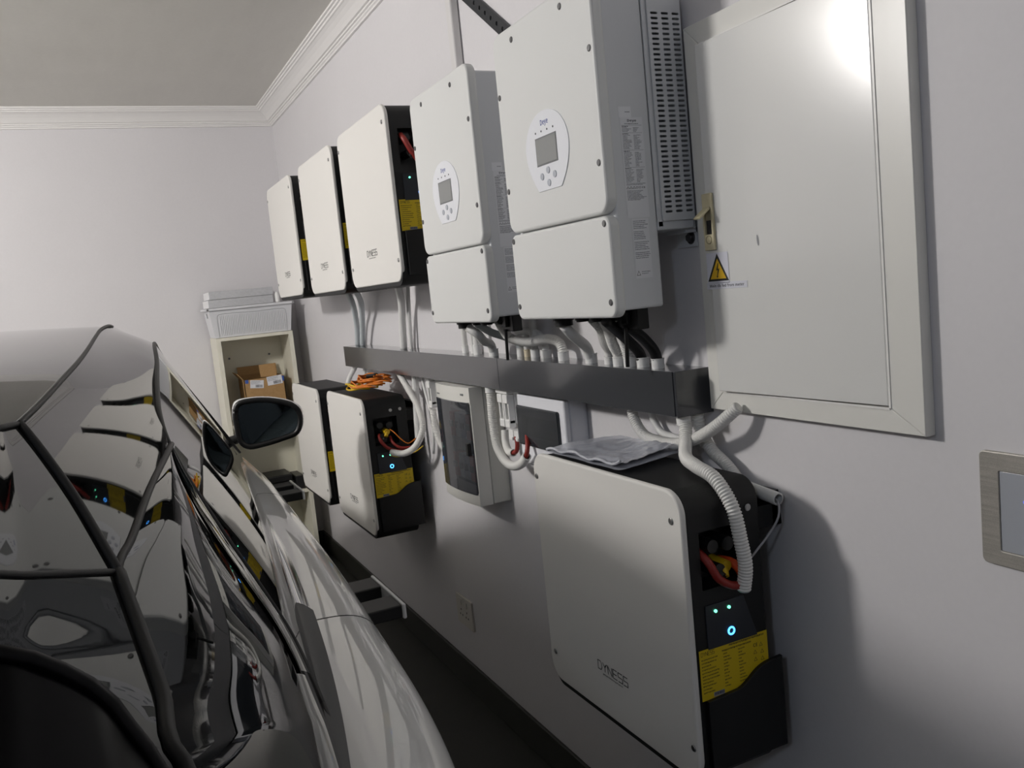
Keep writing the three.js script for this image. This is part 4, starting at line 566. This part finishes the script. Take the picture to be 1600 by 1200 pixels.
  // f(t,v): t 0 at the side, 1 at the centre line
  both('roof', (t, v) => { const x0 = mix(2.72, 4.462, v), x1 = mix(2.68, 4.62, v), k = 1 - Math.pow(1 - t, 2.6), x = mix(x0, x1, k), z0 = FA(x0, JY(x0)); return V(x, mix(JY(x0), roofY(x1), k), mix(z0, ZC, t)); }, 60, 40, blackPaint);
  const wsS = [[2.12, 1.005], [2.2, 1.05], [2.5, 1.24], [2.7, 1.355]], wsF = c2(wsS), wsC = c2([[1.75, 1.0], [1.9, 1.08], [2.3, 1.3], [2.68, 1.452]]);
  both('windscreen', (t, v) => { const a = wsF(v), az = FB(a.x, a.y), b = wsC(v), k = 1 - Math.pow(1 - t, 2); return V(mix(a.x, b.x, k), mix(a.y, b.y, k), mix(az, ZC, t)); }, 30, 20, glass);
  both('bonnet', (t, v) => { const x = 0.8 + v * 1.3, k = 1 - Math.pow(1 - t, 2); return V(x - 0.3 * k * v - 0.08 * k, beltY(x) + 0.035 * k, mix(beltZ(x), ZC, t)); }, 30, 20, whitePaint);
  both('front_bumper', (t, v) => { const k = 1 - Math.pow(1 - t, 2.4), z0 = shZ(0.82) * 0.98 + 0.03; return V(0.82 - 0.2 * k - 0.03 * Math.sin(v * Math.PI), mix(0.8, 0.22, v), mix(z0, ZC, t)); }, 30, 12, whitePaint);
  // tailgate: the side surface carries on round the corner, then crosses to the centre line
  const E0 = crv([[4.493, 1.424, 1.184], [4.553, 1.404, 1.181], [4.61, 1.383, 1.18], [4.657, 1.364, 1.178], [4.698, 1.348, 1.177]]), E1 = crv([[4.698, 1.348, 1.177], [4.757, 1.324, 1.175], [4.806, 1.305, 1.174], [4.86, 1.25, 1.17], [4.92, 1.12, 1.15], [4.95, 1.0, 1.13]]);
  const tail = (A, E, cx, cy) => (t, v) => { const p = A(v), a = V(p.x, p.y, gz(p.x, p.y)), e = a.clone().add(E.getPoint(v).sub(a).multiplyScalar(1.5)), c = V(cx(v), cy(v), ZC), m = V(mix(e.x, c.x, 0.72), mix(e.y, c.y, 0.72), mix(e.z, ZC, 0.42)); return new THREE.CatmullRomCurve3([a, lerp(a, e, 0.5), e, m, c], false, 'centripetal').getPoint(t); };
  const sp = tail(G0, E0, v => mix(4.62, 4.86, v), v => mix(1.455, 1.372, v)), rg = tail(G1, E1, v => mix(4.86, 5.03, v), v => mix(1.372, 1.0, v));
  both('spoiler', sp, 80, 20, blackPaint); both('rear_glass', rg, 80, 36, glass);
  for (const s of [1, -1]) { S('spoiler_edge', Array.from({ length: 31 }, (_, i) => sp(i / 30, 1)), 0.003, rubber, s); S('roof_gap', Array.from({ length: 31 }, (_, i) => sp(i / 30, 0)), 0.0035, rubber, s); }
  const K = crv([[4.88, 1.08, 1.08], [4.875, 1.2, 1.092], [4.87, 1.275, 1.103], [4.87, 1.299, 1.113], [4.87, 1.319, 1.122], [4.87, 1.332, 1.133], [4.87, 1.344, 1.147], [4.872, 1.353, 1.161], [4.885, 1.36, 1.23], [4.92, 1.362, 1.4], [4.94, 1.362, ZC]]), K2 = crv([[4.93, 0.98, 1.06], [4.96, 1.06, 1.075], [4.98, 1.12, 1.09], [4.99, 1.15, 1.105], [4.995, 1.165, 1.12], [5.0, 1.175, 1.135], [5.005, 1.18, 1.15], [5.01, 1.185, 1.17], [5.03, 1.19, 1.25], [5.06, 1.19, 1.4], [5.08, 1.19, ZC]]);
  for (const s of [1, -1]) { P('tailgate_band', (u, v) => lerp(K.getPoint(u), K2.getPoint(u), v).add(V(0.5, 0.85, 0).multiplyScalar(Math.sin(v * Math.PI) * 0.015)), 70, 14, bandBlack, s); S('band_edge', K.getPoints(60), 0.005, bandBlack, s); P('band_root', (u, v) => { const a = K.getPoint(u), b = V(a.x - 0.1, a.y - 0.1, Math.min(ZC, a.z + 0.03)); return lerp(a, b, v); }, 40, 1, bandBlack, s); }
  both('tailgate', (t, v) => { const th = t * Math.PI / 2, z0 = 1.05 - 0.05 * v; return V(4.89 + 0.15 * Math.sin(th) + 0.03 * Math.sin(v * Math.PI), mix(1.0, 0.25, v) + (t > 0.1 ? 0.15 * (1 - v) : 0), mix(z0, ZC, 1 - Math.cos(th))); }, 40, 12, whitePaint);
}
renderer.render(scene, camera);
